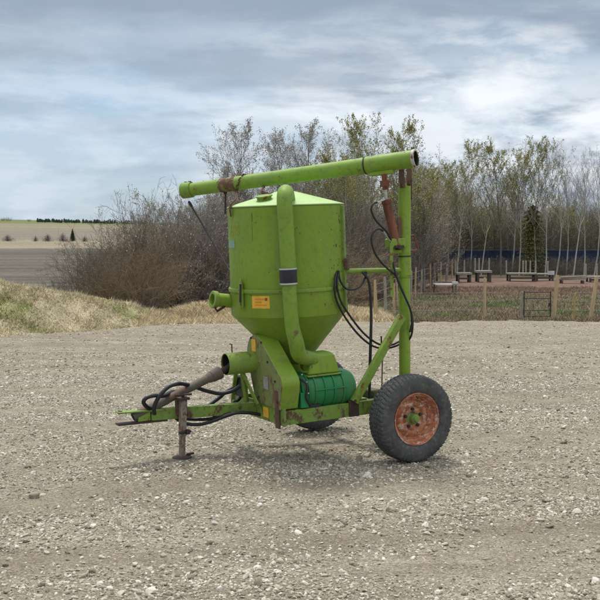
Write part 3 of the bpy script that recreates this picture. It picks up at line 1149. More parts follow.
# bushes far out in the pale field
dr = np.random.default_rng(9)
dn = 1500
dt = dr.random(dn)
da = dr.random(dn) * 6.28
dt = np.clip(np.abs(dr.normal(.3, .26, dn)), 0, 1.15)
drad = np.abs(dr.normal(0, .85, dn)) * (1.15 - .55 * dt) * (1 + .35 * np.sin(da * 2 + dt * 4))
V, Fq = quads_at(np.column_stack([drad * np.cos(da), drad * np.sin(da), .2 + dt * 3.7]), .10)
dcm = np_mesh('field_bush_twigs', V, Fq); dcm.materials.append(M['twig_grey'])
dome = (bushes[0][0], dcm)
for (px, py, hpx, wpx, lab) in ((8, 239, 7, 15, 'wide dark clump of bushes at the left edge of the pale field'), (36, 240, 6, 8, 'small grey bush between the clump and the field pair'), (48, 240, 8, 14, 'grey field bush left of the lone pair by the conifer'), (63, 241, 9, 13, 'round grey bush next to the lone field conifer'), (85, 242, 6, 10, 'low bush right of the lone field conifer')):
    Y = 415
    tm, cm = dome
    s = (hpx / F * Y) / 3.9
    o = put_plant('field_bush', tm, cm, px_x(px, Y), Y, s, random.random() * 6, lab, 'bush', 'bushes out in the pale field', ('stems', 'twigs'))
    o.scale = (wpx / F * Y / 3.6, wpx / F * Y / 3.6, s)


# shelter belt of conifers on the horizon and the scattered far trees
def shelter_belt():
    Vs, Fs, off = [], [], 0
    r = np.random.default_rng(5)
    for i in range(260):
        px = r.uniform(38, 150)
        Y = r.uniform(860, 900)
        x = px_x(px, Y)
        z = float(land_h(np.array([x]), np.array([Y]))[0])
        H = r.uniform(1.3, 2.9) * (.8 + .4 * math.sin(px * .21) ** 2)
        n = 60
        t = r.random(n)
        rad = (1 - t) ** .7 * H * .42 * r.random(n) ** .5
        a = r.random(n) * 6.28
        P = np.column_stack([x + rad * np.cos(a), Y + rad * np.sin(a), z + t * H])
        V, Fq = quads_at(P, .42)
        Vs.append(V); Fs.append(Fq + off); off += len(V)
    tag(link('shelter_belt_forest', np_mesh('shelter_belt_forest', np.concatenate(Vs), np.concatenate(Fs)), M['needle_far']), 'far row of dark conifers along the skyline', 'forest', kind='stuff')


shelter_belt()
tmf, cmf = bushes[3]
for px, h in ((4, 5), (9, 6), (30, 4)):
    Y = 880
    put_plant('skyline_bush', tmf, cmf, px_x(px, Y), Y, h / F * Y / 3.9, px, 'leafless %s bush on the far skyline left of the conifer row' % {4: 'leftmost', 9: 'taller', 30: 'small lone'}[px], 'bush', 'bushes on the skyline', ('stems', 'twigs'))


# dark undergrowth filling the woods
def undergrowth(name, rects, n, hmin, hmax, mat, label, seed=1):
    r = np.random.default_rng(seed)
    per = [int(n * w) for (_, w) in rects]
    P0, P1, R0, R1 = [], [], [], []
    for ((pa, pb, ya, yb, dens), w), m in zip(rects, per):
        Y = r.uniform(ya, yb, m)
        x = (r.uniform(pa, pb, m) - 300) / F * Y
        z = np.where(x > -2, -1.3, land_h(x, Y)) - .1
        H = r.uniform(hmin, hmax, m) * dens
        base = np.column_stack([x, Y, z])
        d = np.column_stack([r.normal(0, .16, m), r.normal(0, .16, m), np.ones(m)])
        top = base + d * H[:, None]
        P0.append(base); P1.append(top); R0.append(np.full(m, .014)); R1.append(np.full(m, .004))
        for q in range(9):
            t = r.uniform(.15, 1, m)[:, None]
            b = base + (top - base) * t
            dd = np.column_stack([r.normal(0, .6, m), r.normal(0, .6, m), r.uniform(.1, 1, m)]) * (H * .2)[:, None]
            P0.append(b); P1.append(b + dd); R0.append(np.full(m, .006)); R1.append(np.full(m, .003))
    V, Fq = seg_mesh(np.concatenate(P0), np.concatenate(P1), np.concatenate(R0), np.concatenate(R1), 3)
    tag(link(name, np_mesh(name, V, Fq), mat), label, 'undergrowth', kind='stuff')


undergrowth('wood_undergrowth', [((395, 700, 89, 110, 1.0), .55), ((395, 700, 110, 135, 1.3), .45)], 11000, 1.6, 5.6, M['brush'], 'dark tangle of stems and brush filling the right wood', 1)
undergrowth('fence_line_brush', [((440, 700, 83.5, 87.3, .3), 1.0)], 2600, 1.5, 5.5, M['twig_brown'], 'low dry brush along the foot of the blue screen', 3)
undergrowth('thicket_undergrowth', [((200, 385, 50, 76, 1.1), .55), ((385, 432, 74, 84, 1.1), .15), ((85, 240, 42, 50, .72), .3)], 11000, 1.2, 4.6, M['twig_brown'], 'brown tangle of stems in the wood behind the machine', 2)


# ================================================================== YARD
def yardz(x, y):
    return float(land_h(np.array([x]), np.array([y]))[0])


def post_at(px, pyt, pyb, Y, r, mat, lean=0, name='post', parent=None, n=8):
    x = px_x(px, Y)
    z = yardz(x, Y)
    h = (pyb - pyt) / F * Y
    b = MB().tube([(x, Y, z - .1), (x + lean / F * Y, Y, z + h)], [r, r * .85], n)
    return b.build(name, mat, parent), (x, Y, z, h)


# front wire fence with timber posts
fr = empty('wire_fence', (px_x(485, 39), 39, -1.3))
fr0 = fr.location.copy()
plist = [(485, 278, 320, .055, 0, 'wood_new'), (522, 293, 320, .05, 0, 'wood_old'), (554, 276, 320, .08, 3.5, 'wood_new'), (575, 290, 316, .045, .5, 'wood_yellow'), (591, 277, 320, .085, 6, 'wood_new')]
tops = []
for (px, a, b_, r, ln, mt) in plist:
    o, (x, Y, z, h) = post_at(px, a, b_, 39, r, M[mt], ln, 'post', None)
    o.parent = fr
    o.location = -fr0
    tops.append((x, Y, z, h))
w = MB()
zz = -1.28
for hh in (.35, .7, 1.0):
    pts = [(3.4, 39.06, zz + hh)] + [(x, 39.06, zz + hh + random.uniform(-.02, .02)) for x in np.arange(4, 20, 1.2)]
    pts = [p for p in pts if not (8.25 < p[0] < 9.4)]
    left = [p for p in pts if p[0] < 8.3]; right = [p for p in pts if p[0] > 9.4]
    w.tube(left, .006, 4); w.tube(right, .006, 4)
o = w.build('wire', M['wire'], fr)
o.location = -fr0
tag(fr, 'wire fence with tall leaning timber posts along the edge of the gravel', 'fence')

# gate
gx0, gx1, gY = px_x(524.5, 38.9), px_x(551, 38.9), 38.9
gz = -1.2
gt = empty('metal_gate', ((gx0 + gx1) / 2, gY, gz))
w = (gx1 - gx0) / 2
g = MB()
g.tube([(-w, 0, 0), (-w, 0, 1.0)], .022, 8).tube([(w, 0, 0), (w, 0, .98)], .022, 8)
g.tube([(-w, 0, .96), (w, 0, .96)], .018, 8).tube([(-w, 0, .72), (w, 0, .72)], .016, 8).tube([(-w, 0, .28), (w, 0, .28)], .014, 8).tube([(-w, 0, .06), (w, 0, .06)], .016, 8)
g.build('gate_frame', M['black'], gt)
MB().box((w - .05, -.03, .5), (.07, .05, .12)).build('latch', M['black'], gt, .004)
tag(gt, 'small dark metal gate in the wire fence between timber posts', 'gate')

# side fence running back on the left of the yard
sf = empty('side_fence', (2.9, 40, -1.3))
A = Vector((2.9, 40, 0)); B = Vector((11.7, 80, 0))
for i in range(17):
    t = (i / 16) ** 1.15
    p = A.lerp(B, t) + Vector((random.uniform(-.15, .15), 0, 0))
    z = yardz(p.x, p.y)
    h = random.uniform(1.25, 1.6)
    lx = random.uniform(-.08, .08)
    MB().tube([(p.x - 2.9, p.y - 40, z + 1.3 - .1), (p.x - 2.9 + lx, p.y - 40, z + 1.3 + h)], [.055, .045], 8).build('post', M['wood_new' if i % 3 == 0 else 'wood_old'], sf)
w = MB()
for hh in (.3, .65, 1.0, 1.3):
    w.tube([(0, 0, hh), (8.8, 40, hh)], .008, 4)
w.build('wire', M['wire'], sf)
tag(sf, 'row of weathered fence posts running back along the left of the yard', 'fence')

# blue screen at the back of the yard
bf = empty('blue_screen_fence', (px_x(440, 88), 88, -1.3))
m = MB()
x0, x1 = 0, 22
nseg = 44
bm = m.bm
prev = None
for i in range(nseg + 1):
    x = x0 + (x1 - x0) * i / nseg
    yo = .05 * math.sin(i * 1.1) + .03 * math.sin(i * 2.7)
    a = [bm.verts.new((x, yo + .01 * k, z)) for k, z in ((0, .12), (0, 1.95 + .05 * math.sin(i * .8)))]
    c2 = [bm.verts.new((x, yo + .03, z)) for z in (.12, 1.95 + .05 * math.sin(i * .8))]
    if prev:
        bm.faces.new((prev[0][0], a[0], a[1], prev[0][1]))
        bm.faces.new((prev[1][1], c2[1], c2[0], prev[1][0]))
        bm.faces.new((prev[0][1], a[1], c2[1], prev[1][1]))
    prev = (a, c2)
m.build('screen_sheet', M['blue'], bf)
for i in range(12):
    MB().tube([(i * 2.0, -.12, -.05), (i * 2.0, -.12, 2.05)], .03, 8).build('post', M['bluegrey'], bf)
MB().tube([(0, -.12, 2.0), (22, -.12, 2.0)], .025, 6).build('top_rail', M['bluegrey'], bf)
tag(bf, 'low dark blue screen fence along the back of the yard', 'fence')


# timber benches with uprights
def bench(pxa, pxb, pyd, Y, ups, label, thick=.12, legs=True, h_up=.85, white_end=False):
    thick *= .7
    xa, xb = px_x(pxa, Y), px_x(pxb, Y)
    cx = (xa + xb) / 2
    z = yardz(cx, Y)
    zd = CAM_H - (pyd - 237) / F * Y - z
    t = empty('timber_bench', (cx, Y, z))
    L = xb - xa
    MB().box((0, 0, zd), (L, 1.0, thick)).build('deck', M['wood_old'], t, .01)
    for sx_ in (-1, 1):
        for sy in (-1, 1):
            MB().box((sx_ * (L / 2 - .12), sy * .42, (zd - thick / 2 - .002) / 2), (.12, .12, zd - thick / 2 - .004)).build('leg', M['bark_dark'], t)
    MB().bar((-L / 2 + .06, -.40, zd * .45), (L / 2 - .06, -.40, zd * .45), .05, .12).build('rail', M['bark_dark'], t)
    for f_ in ups:
        MB().box((f_ * L - L / 2, .44, zd + h_up / 2), (.095, .08, (h_up + .1))).build('upright', M['wood_old'], t, .01)
    if white_end:
        MB().box((L / 2 - .25, -.52, zd + .1), (.45, .05, .28)).build('end_board', M['sheet_white'], t)
    tag(t, label, 'bench', 'timber benches in the yard')
    return t


bench(456, 471, 273.5, 71, (.03, .62), 'short timber bench with a pale post, leftmost in the yard', .2)
bench(475.5, 491, 271.5, 71, (.04, .3, .95), 'timber bench with tall uprights at both ends', .22)
bench(507, 536, 273.5, 73, (.02, .6, .7, .85), 'long timber bench with a cluster of uprights', .15)
bench(534, 553, 274, 74, (.15, .8), 'timber bench with white board ends beside the long one', .15, white_end=True)
bench(587, 606, 277, 72, (.03, .62), 'timber bench at the far right behind the leaning post', .2)
# low planks / sheet on ground
pl = empty('plank_stack', (px_x(572, 70), 70, yardz(px_x(572, 70), 70)))
for i in range(3):
    MB().bar((-.95 + .08 * i, -.1 * i, .25 + .09 * i), (.95, .05 * i, .30 + .09 * i), .25, .07).build('plank', M['wood_old'], pl, .005)
MB().box((-.7, 0, .1), (.12, .5, .21)).box((.7, 0, .1), (.12, .5, .21)).build('bearer', M['bark_dark'], pl)
tag(pl, 'low grey stack of planks lying before the blue screen', 'planks')
# white topped low table
tb = empty('white_topped_table', (px_x(445, 56), 56, yardz(px_x(445, 56), 56)))
MB().box((0, 0, .52), (1.15, 1.3, .05)).build('tabletop', M['sheet_white'], tb, .008)
MB().box((.45, -.6, .62), (.3, .25, .12)).build('box', M['sheet_white'], tb, .01)
for sx_ in (-1, 1):
    for sy in (-1, 1):
        MB().box((sx_ * .5, sy * .58, .247), (.06, .06, .494)).build('leg', M['bark_grey'], tb)
tag(tb, 'low table with a white sheet top near the side fence', 'table')
# lone timber stakes seen between the tank and the mast
for (px, pt, pb, Y, lab) in ((375, 280, 317, 39.5, 'bare timber stake seen between the tank and the mast'), (394, 284, 316, 41, 'short timber stake just left of the mast')):
    o, _ = post_at(px, pt, pb, Y, .05, M['wood_new'], 0, 'timber_stake')
    tag(o, lab, 'stake')


# ================================================================== THE MACHINE
root = bpy.data.objects.new('grain_vacuum', None)
COL.objects.link(root)
Mx = Matrix.Translation((CX, CY, 0)) @ Matrix.Rotation(PI + YAW, 4, 'Z') @ Matrix.Translation((0, 0, HUB)) @ Matrix.Rotation(NOSE, 4, 'Y') @ Matrix.Translation((0, 0, -HUB))
root.matrix_world = Mx
tag(root, 'old green wheeled grain vacuum with hopper tank, boom and drive shaft on the gravel', 'grain vacuum')
X, Yv, Z = Vector((1, 0, 0)), Vector((0, 1, 0)), Vector((0, 0, 1))


# --- wheels
def wheel(vout, sgn):
    wr = empty('wheel', (-.012, 0, 0), 0, root)
    Rt, W = .352, .205
    vc = vout - sgn * W / 2
    na = 384
    prof = []   # (offset across from centre, radius, is_tread)
    cross = []
    nt = 22
    for i in range(nt + 1):
        a = -1 + 2 * i / nt
        cross.append((a * .088, Rt - .010 * abs(a) ** 2.5, 1))
    right = [(.094, Rt - .020, 2), (.0995, Rt - .034, 2), (.104, Rt - .055, 0), (.105, Rt - .075, 0), (.103, Rt - .098, 0), (.098, Rt - .118, 0), (.090, Rt - .134, 0), (.080, .212, 0), (.074, .205, 0), (.066, .198, 0)]
    left = [(-a, r, k) for a, r, k in right][::-1]
    cross = left + cross + right
    m = MB()
    bm = m.bm
    rings = []
    for j in range(na):
        ph = 2 * PI * j / na
        ring = []
        for (a, r, k) in cross:
            dr = 0
            if k == 1:
                # zig-zag grooves and cross sipes
                zz_ = .012 * math.sin(ph * 60)
                g1 = min(abs(a - .030 - zz_ * .5), abs(a + .030 - zz_ * .5), abs(a - zz_ * .6))
                if g1 < .006:
                    dr -= .009
                pitch = (ph * 60 / (2 * PI) + (a * 9)) % 1.0
                if pitch < .24 and abs(a) > .036:
                    dr -= .008
                elif pitch < .12:
                    dr -= .005
            elif k == 2:
                pitch = (ph * 60 / (2 * PI) + (abs(a) * 9 * (1 if a > 0 else -1))) % 1.0
                dr -= .007 if pitch < .30 else 0
            elif k == 0 and abs(a) > .1 and r > .27:
                dr += .0012 * (1 if (int(ph * 40) % 2) else 0)
            rr = r + dr
            ring.append(bm.verts.new((rr * math.cos(ph), vc + sgn * a, HUB + rr * math.sin(ph))))
        rings.append(ring)
    for j in range(na):
        A_, B_ = rings[j], rings[(j + 1) % na]
        for i in range(len(cross) - 1):
            bm.faces.new((A_[i], A_[i + 1], B_[i + 1], B_[i]))
    m.build('tyre', M['tyre'], wr, 0, 50)
    # rim: lip, drop, disc with a dished centre
    o = Vector((0, vout - sgn * .0, HUB))
    d = Vector((0, -sgn, 0))
    m = MB()
    m.lathe(o, d, [(.022, .200), (.018, .212), (.013, .2135), (.010, .210), (.012, .203), (.026, .198), (.032, .190), (.058, .184), (.066, .172), (.085, .166), (.088, .156), (.075, .142), (.066, .128), (.064, .112), (.070, .100), (.084, .092), (.086, .070), (.080, .060), (.080, .038)], 96)
    m.lathe(o, d, [(.09, .150), (.19, .165), (.195, .212), (.188, .214)], 64)
    m.build('rim', M['rim'], wr, 0, 40)
    m = MB()
    m.lathe(o, d, [(.012, .0), (.012, .020), (.018, .026), (.030, .028), (.034, .036), (.070, .040), (.078, .056), (.15, .056)], 32)
    m.build('hub', M['green_frame'], wr, 0, 40)
    for k in range(5):
        a = 2 * PI * k / 5 + .3
        c = Vector((.074 * math.cos(a), 0, .074 * math.sin(a))) + o + d * .060
        MB().lathe(c, d, [(0, .0), (0, .010), (.006, .0135), (.022, .0135)], 6).build('lug_nut', M['rustdark'], wr)
    m = MB()
    c = Vector((.0, 0, .185)) + o + d * .02
    m.tube([c, c - d * .025 + Vector((.0, 0, -.015))], .005, 8)
    m.build('valve', M['black'], wr)
    return wr


wheel(.80, 1)
wheel(-1.02, -1)
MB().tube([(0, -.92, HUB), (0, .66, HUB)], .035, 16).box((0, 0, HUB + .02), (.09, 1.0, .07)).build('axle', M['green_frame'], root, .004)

# --- frame
w_top, w_bot = .492, .382
for v in (.47, -.47):
    sg = 1 if v > 0 else -1
    # channel section: web and two flanges
    uc, ul = (.31, 1.44) if v > 0 else (.49, 1.08)
    m = MB()
    m.box((uc, v + sg * .028, (w_top + w_bot) / 2), (ul, .008, w_top - w_bot))
    m.box((uc, v - sg * .006, w_top - .004), (ul, .058, .008))
    m.box((uc, v - sg * .006, w_bot + .004), (ul, .058, .008))
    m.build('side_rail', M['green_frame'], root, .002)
m = MB()
for u in (.985, .45):
    m.box((u, 0, .44), (.07, .875, .095))
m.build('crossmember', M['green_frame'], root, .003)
# front end plate and gusset of the frame
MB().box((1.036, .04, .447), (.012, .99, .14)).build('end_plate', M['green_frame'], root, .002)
MB().box((1.05, .43, .50), (.014, .07, .30)).box((1.046, .30, .60), (.012, .10, .12)).build('guard_bracket', M['rust'], root, .003)
MB().box((1.046, .215, .447), (.006, .09, .08)).build('warning_sticker', M['yellow'], root)
# deck plate under blower
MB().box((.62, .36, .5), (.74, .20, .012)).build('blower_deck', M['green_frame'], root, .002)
MB().box((.405, .507, .445), (.09, .012, .13)).build('brace_plate', M['rustdark'], root, .003)

# --- drawbar
a0 = Vector((1.04, 0.0, .455)); a1 = at(150, 414.5, v=0)
m = MB()
m.bar(a0, a1, .075, .088)
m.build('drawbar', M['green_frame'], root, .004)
m = MB()
q0, q1 = at(166, 409.0, v=.0), at(117, 412.5, v=.0)
m.bar(q0, q1, .085, .012)
m.build('hitch_plate', M['green_worn'], root, .003)
m = MB()
q2, q3 = at(166, 419.5, v=.0), at(117, 424.5, v=.0)
m.bar(q2, q3, .085, .014)
m.build('hitch_plate', M['rustdark'], root, .003)
MB().box((at(143, 411.5, v=0) + at(143, 421, v=0)) / 2, (.10, .065, .07)).build('hitch_block', M['green_worn'], root, .004)
MB().tube([at(120, 411, v=0), at(120, 414, v=0)], .018, 12).build('pin_hole_ring', M['rustdark'], root)

# --- jack
jt = at(183, 400, v=.09)
jb = at(182, 457.5, v=.09)
ju = .5 * (jt.x + jb.x)
dj = (jb - jt).normalized()
m = MB()
m.bar(jt, jt + (jb - jt) * .62, .052, .05, up=(1, 0, 0))
m.build('jack_stand', M['jack'], root, .004)
jk = LAST[0]
MB().bar(jt + (jb - jt) * .45, jb, .042, .040, up=(1, 0, 0)).build('inner_leg', M['jack'], jk, .003)
m = MB().lathe(jb + Vector((0, 0, -.002)), Z, [(0, .0), (0, .074), (.006, .078), (.012, .072), (.012, 0)], 28)
m.tube([jb + Vector((-.10, 0, .02)), jb + Vector((-.04, 0, .02))], .009, 8)
m.build('foot_plate', M['rustdark'], jk)
m = MB().box(jt + Vector((0, 0, .012)), (.085, .085, .018)).tube([jt + Vector((0, 0, .01)), jt + Vector((0, 0, .045))], .012, 8)
m.tube([jt + Vector((-.06, .035, .045)), jt + Vector((.07, .02, .046))], .009, 8)
m.build('crank', M['rustdark'], jk)
MB().box(jt + (jb - jt) * .55 + Vector((-.03, .035, 0)), (.03, .03, .035)).tube([jt + (jb - jt) * .55 + Vector((-.06, .03, 0)), jt + (jb - jt) * .55 + Vector((.04, .03, 0))], .009, 8).build('pin', M['black'], jk)
MB().box(jt + Vector((0, -.045, -.06)), (.09, .04, .12)).build('mounting_bracket', M['rust'], jk, .003)

# --- drive shaft and its shields
s0 = at(133, 417, v=0.0)
s1 = at(217, 374, v=0.0)
s2 = at(232, 366, v=0.0)
ds = (s1 - s0).normalized()
m = MB()
m.lathe(s0, ds, [(0, .026), (0, .036), (.30, .036), (.305, .033), ((s1 - s0).length, .033)], 28)
m.build('drive_shaft', M['shaft'], root)
sh = LAST[0]
m = MB().lathe(s0 - ds * .001, ds, [(0, 0), (0, .027)], 20)
m.build('shaft_end', M['inside'], sh)
m = MB().lathe(s1 - ds * .09, ds, [(0, .035), (.02, .041), (.035, .042), (.04, .047), (.11, .051), (.125, .048), (.125, .03)], 28)
m.build('joint_bell', M['shaft'], sh)
m = MB().tube([s1 + ds * .02, s2, s2 + X * -.12], .028, 12)
m.box(s2, (.05, .06, .05))
m.build('universal_joint', M['rustdark'], sh, .003)
# tubular shield round the input shaft
mc = at(226, 364.5, u=1.30)
mc.y = .03
gc_v, gc_w = mc.y, mc.z
m = MB()
m.lathe((1.30, gc_v, gc_w), -X, [(.0, .082), (0, .087), (.004, .0875), (.25, .0875)], 40)
m.build('shaft_shield', M['green_worn'], root)
ss = LAST[0]
MB().lathe((1.30, gc_v, gc_w), -X, [(.012, .0822), (.24, .080), (.24, 0)], 40).build('shield_inside', M['inside'], ss)  # black lining stands in for the shade within the shield
m = MB().tube([(1.22, gc_v - .04, gc_w + .085), (1.22, gc_v - .04, gc_w + .15), (1.24, gc_v - .04, gc_w + .155)], .005, 6)
m.build('shield_pin', M['rustdark'], ss)

# --- belt guard: hull of a big and a small pulley cover
gu0, gu1 = 1.055, .90


def hull_poly(cs, n=20):
    """convex hull of circles in the v-w plane"""
    pts = []
    for (cv, cw, r) in cs:
        for i in range(n * 2):
            a = PI * i / n
            pts.append((cv + r * math.cos(a), cw + r * math.sin(a)))
    pts = sorted(set((round(a, 5), round(b, 5)) for a, b in pts))

    def half(ps):
        h = []
        for p in ps:
            while len(h) >= 2 and (h[-1][0] - h[-2][0]) * (p[1] - h[-2][1]) - (h[-1][1] - h[-2][1]) * (p[0] - h[-2][0]) <= 0:
                h.pop()
            h.append(p)
        return h
    lo = half(pts); hi = half(pts[::-1])
    return lo[:-1] + hi[:-1]


gp = hull_poly([(gc_v + .05, gc_w + .055, .165), (.455, .70, .085), (.475, .52, .02), (.06, .53, .02), (gc_v - .06, .80, .03)])
m = MB()
m.prism([(gu0, a, b) for a, b in gp], (gu1 - gu0, 0, 0))
m.build('belt_guard', [M['green'], M['guard_face']], root, .006, 30)
bg = LAST[0]
for p in bg.data.polygons:
    if p.normal.x > .9:
        p.material_index = 1
m = MB().box((gu0 + .004, gc_v + .03, gc_w + .135), (.004, .075, .10))
m.build('sticker', M['yellow'], bg)
m = MB().box((gu0 + .004, gc_v + .23, .69), (.004, .08, .10))
m.build('worn_label', simple('worn_grey_label', (.30, .27, .24), .8, 0, .4, 20), bg)
for (bv_, bw_) in ((gc_v - .02, gc_w + .19), (gc_v + .17, gc_w + .17), (.30, .86), (.42, .72), (.45, .56), (.12, .56)):
    MB().lathe((gu0 + .001, bv_, bw_), X, [(0, .009), (.008, .009), (.008, .001)], 6).build('bolt', M['rustdark'], bg)
# legs carrying the shield
m = MB()
m.bar((1.14, .00, gc_w - .085), (1.08, .14, .50), .012, .05, up=(0, 1, 0))
m.bar((1.16, -.08, gc_w - .08), (1.12, -.26, .50), .03, .03)
m.bar((1.13, -.02, gc_w - .09), (1.09, -.05, .50), .03, .04)
m.build('shield_support', M['green_worn'], root, .003)
MB().box((1.10, -.12, .62), (.05, .16, .17)).build('gear_housing', M['black'], root, .01)

# --- tank
TU, TV, TR = .695, 0.0, .476
wj, wr_ = 1.207, 2.075
m = MB()
m.lathe((TU, TV, 0), Z, [(wj, TR), (wj + .002, TR + .001), (1.62, TR), (1.85, TR), (wr_ - .004, TR), (wr_, TR - .003)], 128)
m.build('tank', M['green_tank'], root)
tank = LAST[0]
# hopper cone below (slightly off-centre outlet)
m = MB()
n = 128
bm = m.bm
r1 = []
prof = [(wj, TR - .002, 0), (wj - .21, .288, .015), (.785, .105, .03), (.72, .10, .03)]
rings = [[bm.verts.new((TU - off + r * math.cos(2 * PI * j / n), TV + r * math.sin(2 * PI * j / n), z)) for j in range(n)] for z, r, off in prof]
for i in range(3):
    for j in range(n):
        k = (j + 1) % n
        bm.faces.new((rings[i][j], rings[i][k], rings[i + 1][k], rings[i + 1][j]))
bm.faces.new(rings[-1])
m.build('hopper_cone', M['green_tank'], root)
# lid
m = MB()
m.lathe((TU, TV, 0), Z, [(wr_ + .002, TR - .004), (wr_ + .004, TR + .004), (wr_ + .012, TR + .004), (wr_ + .016, TR - .01), (wr_ + .125, .075), (wr_ + .128, 0.001)], 128)
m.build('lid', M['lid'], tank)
hp = Vector((TU + .27, TV + .16, wr_ + .068))
m = MB().lathe(hp, Vector((.16, .10, 1)), [(-.03, .0), (-.03, .058), (.014, .058), (.014, .068), (.024, .068), (.028, 0.001)], 28)
m.build('hatch', M['green_worn'], tank)
# band where the tank halves meet
wb = 1.415
m = MB()
m.lathe((TU, TV, 0), Z, [(wb - .014, TR + .001), (wb - .014, TR + .014), (wb - .002, TR + .016), (wb + .002, TR + .016), (wb + .014, TR + .014), (wb + .016, TR + .001)], 128)
m.build('band', M['green_worn'], tank)


def on_tank(px, py, extra=.0):
    """point of the tank's near surface seen at a photo position"""
    lo = at(px, py, v=.8); hi = at(px, py, v=-.8)
    d = hi - lo
    ax = Vector((lo.x - TU, lo.y - TV)); dd = Vector((d.x, d.y))
    a = dd.dot(dd); b = 2 * ax.dot(dd); c = ax.dot(ax) - (TR + extra) ** 2
    q = b * b - 4 * a * c
    t = (-b - math.sqrt(max(q, 0))) / (2 * a)
    return lo + d * t


def tank_patch(name, px0, py0, px1, py1, mat, th=.002, parent=None, n=8):
    c0 = on_tank(px0, py0); c1 = on_tank(px1, py1)
    a0 = math.atan2(c0.y - TV, c0.x - TU); a1 = math.atan2(c1.y - TV, c1.x - TU)
    wt, wb_ = c0.z, c1.z
    m = MB(); bm = m.bm
    fr_, bk = [], []
    for i in range(n + 1):
        a = a0 + (a1 - a0) * i / n
        for L_, rr in ((fr_, TR + th), (bk, TR + .0006)):
            L_.append([bm.verts.new((TU + rr * math.cos(a), TV + rr * math.sin(a), z)) for z in (wt, wb_)])
    for i in range(n):
        bm.faces.new((fr_[i][0], fr_[i][1], fr_[i + 1][1], fr_[i + 1][0]))
        bm.faces.new((bk[i][0], bk[i + 1][0], bk[i + 1][1], bk[i][1]))
        bm.faces.new((fr_[i][0], fr_[i + 1][0], bk[i + 1][0], bk[i][0]))
        bm.faces.new((fr_[i][1], bk[i][1], bk[i + 1][1], fr_[i + 1][1]))
    return m.build(name, mat, parent or tank)


st = tank_patch('warning_sticker', 252, 296, 270, 308.5, M['yellow'])
tank_patch('sticker_print', 255, 298.5, 264.5, 300, M['orange'], .003, st)
tank_patch('sticker_print', 255, 301.5, 262, 303, M['orange'], .003, st)
tank_patch('sticker_print', 265, 298.0, 267.5, 300.8, M['redpaint'], .003, st)
tank_patch('sticker_print', 255, 304.5, 267, 305.6, M['orange'], .003, st)
# washed-out lettering and sticker
for (a, b, c, d) in ((230.5, 224, 239, 227.2), (230, 231.5, 239.5, 235)):
    for i in range(5):
        x0_ = a + (c - a) * i / 5
        tank_patch('faded_lettering', x0_, b, x0_ + (c - a) / 5 * .7, d, M['fadeyellow'], .002)
tank_patch('faded_sticker', 228.8, 240, 235, 248, M['fadeblue'])
# long dark scratch and its smaller neighbour
tank_patch('scratch', 251.6, 213, 252.3, 222, M['rustdark'], .0015)
tank_patch('scratch', 252.0, 224, 252.5, 241, M['rustdark'], .0015)
# flaked and scratched paint near the seam and on the duct side
def flakes(name, spots, mat, parent):
    m = MB(); bm = m.bm
    for (px, py, w_, h_) in spots:
        c = on_tank(px, py)
        a = math.atan2(c.y - TV, c.x - TU)
        k = random.randint(6, 9)
        ring = []
        for i in range(k):
            q = 2 * PI * i / k
            rr = random.uniform(.55, 1.1)
            aa = a + math.cos(q) * w_ * rr / TR
            ring.append(bm.verts.new((TU + (TR + .0012) * math.cos(aa), TV + (TR + .0012) * math.sin(aa), c.z + math.sin(q) * h_ * rr)))
        bm.faces.new(ring)
    return m.build(name, mat, parent)


rf = random.Random(21)
sp_ = []
for i in range(46):
    x_ = 341.5 - abs(rf.gauss(0, 6.5))
    sp_.append((x_, rf.uniform(213, 308), rf.uniform(.004, .011), rf.uniform(.004, .016)))
flakes('flaked_paint', sp_, M['rust'], tank)
flakes('bare_scratch', [(341.5 - abs(rf.gauss(0, 9)), rf.uniform(212, 300), rf.uniform(.004, .018), rf.uniform(.003, .006)) for i in range(30)], M['fadepale'], tank)
flakes('bare_scratch', [(rf.uniform(236, 330), rf.uniform(212, 310), rf.uniform(.002, .006), rf.uniform(.002, .010)) for i in range(26)], M['scuff'], tank)
# over-centre latch
lp = on_tank(243.5, 298)
rad = Vector((lp.x - TU, lp.y - TV, 0)).normalized()
tan_ = Vector((-rad.y, rad.x, 0))
m = MB()
m.box(Vector((TU, TV, wb - .03)) + rad * (TR + .022), (.022, .036, .20), (rad, tan_, Z))
m.tube([Vector((TU, TV, wb + .10)) + rad * (TR + .02), Vector((TU, TV, wb - .10)) + rad * (TR + .045), Vector((TU, TV, wb - .14)) + rad * (TR + .03)], .010, 8)
m.build('latch', M['green_worn'], tank, .003)
m = MB()
m.tube([Vector((TU, TV, wb + .06)) + rad * (TR + .035) + tan_ * .012, Vector((TU, TV, wb - .08)) + rad * (TR + .045) + tan_ * .012], .009, 8)
m.build('latch_hook', M['rustdark'], tank)
# seam flange at the right-hand side with flaking paint
lp = on_tank(342.6, 250)
rad = Vector((lp.x - TU, lp.y - TV, 0)).normalized(); tan_ = Vector((-rad.y, rad.x, 0))
m = MB().box(Vector((TU, TV, (wj + wr_) / 2)) + rad * (TR + .010), (.026, .05, wr_ - wj - .01), (rad, tan_, Z))
m.build('seam_flange', M['green_frame'], tank, .003)
m = MB().box(Vector((TU, TV, 1.60)) + rad * (TR + .03), (.03, .06, .09), (rad, tan_, Z))
m.build('seam_lug', M['rust'], tank, .003)
# outlet under the cone
MB().box((TU - .03, -.02, .61), (.24, .30, .22)).build('airlock', M['green_worn'], root, .008)

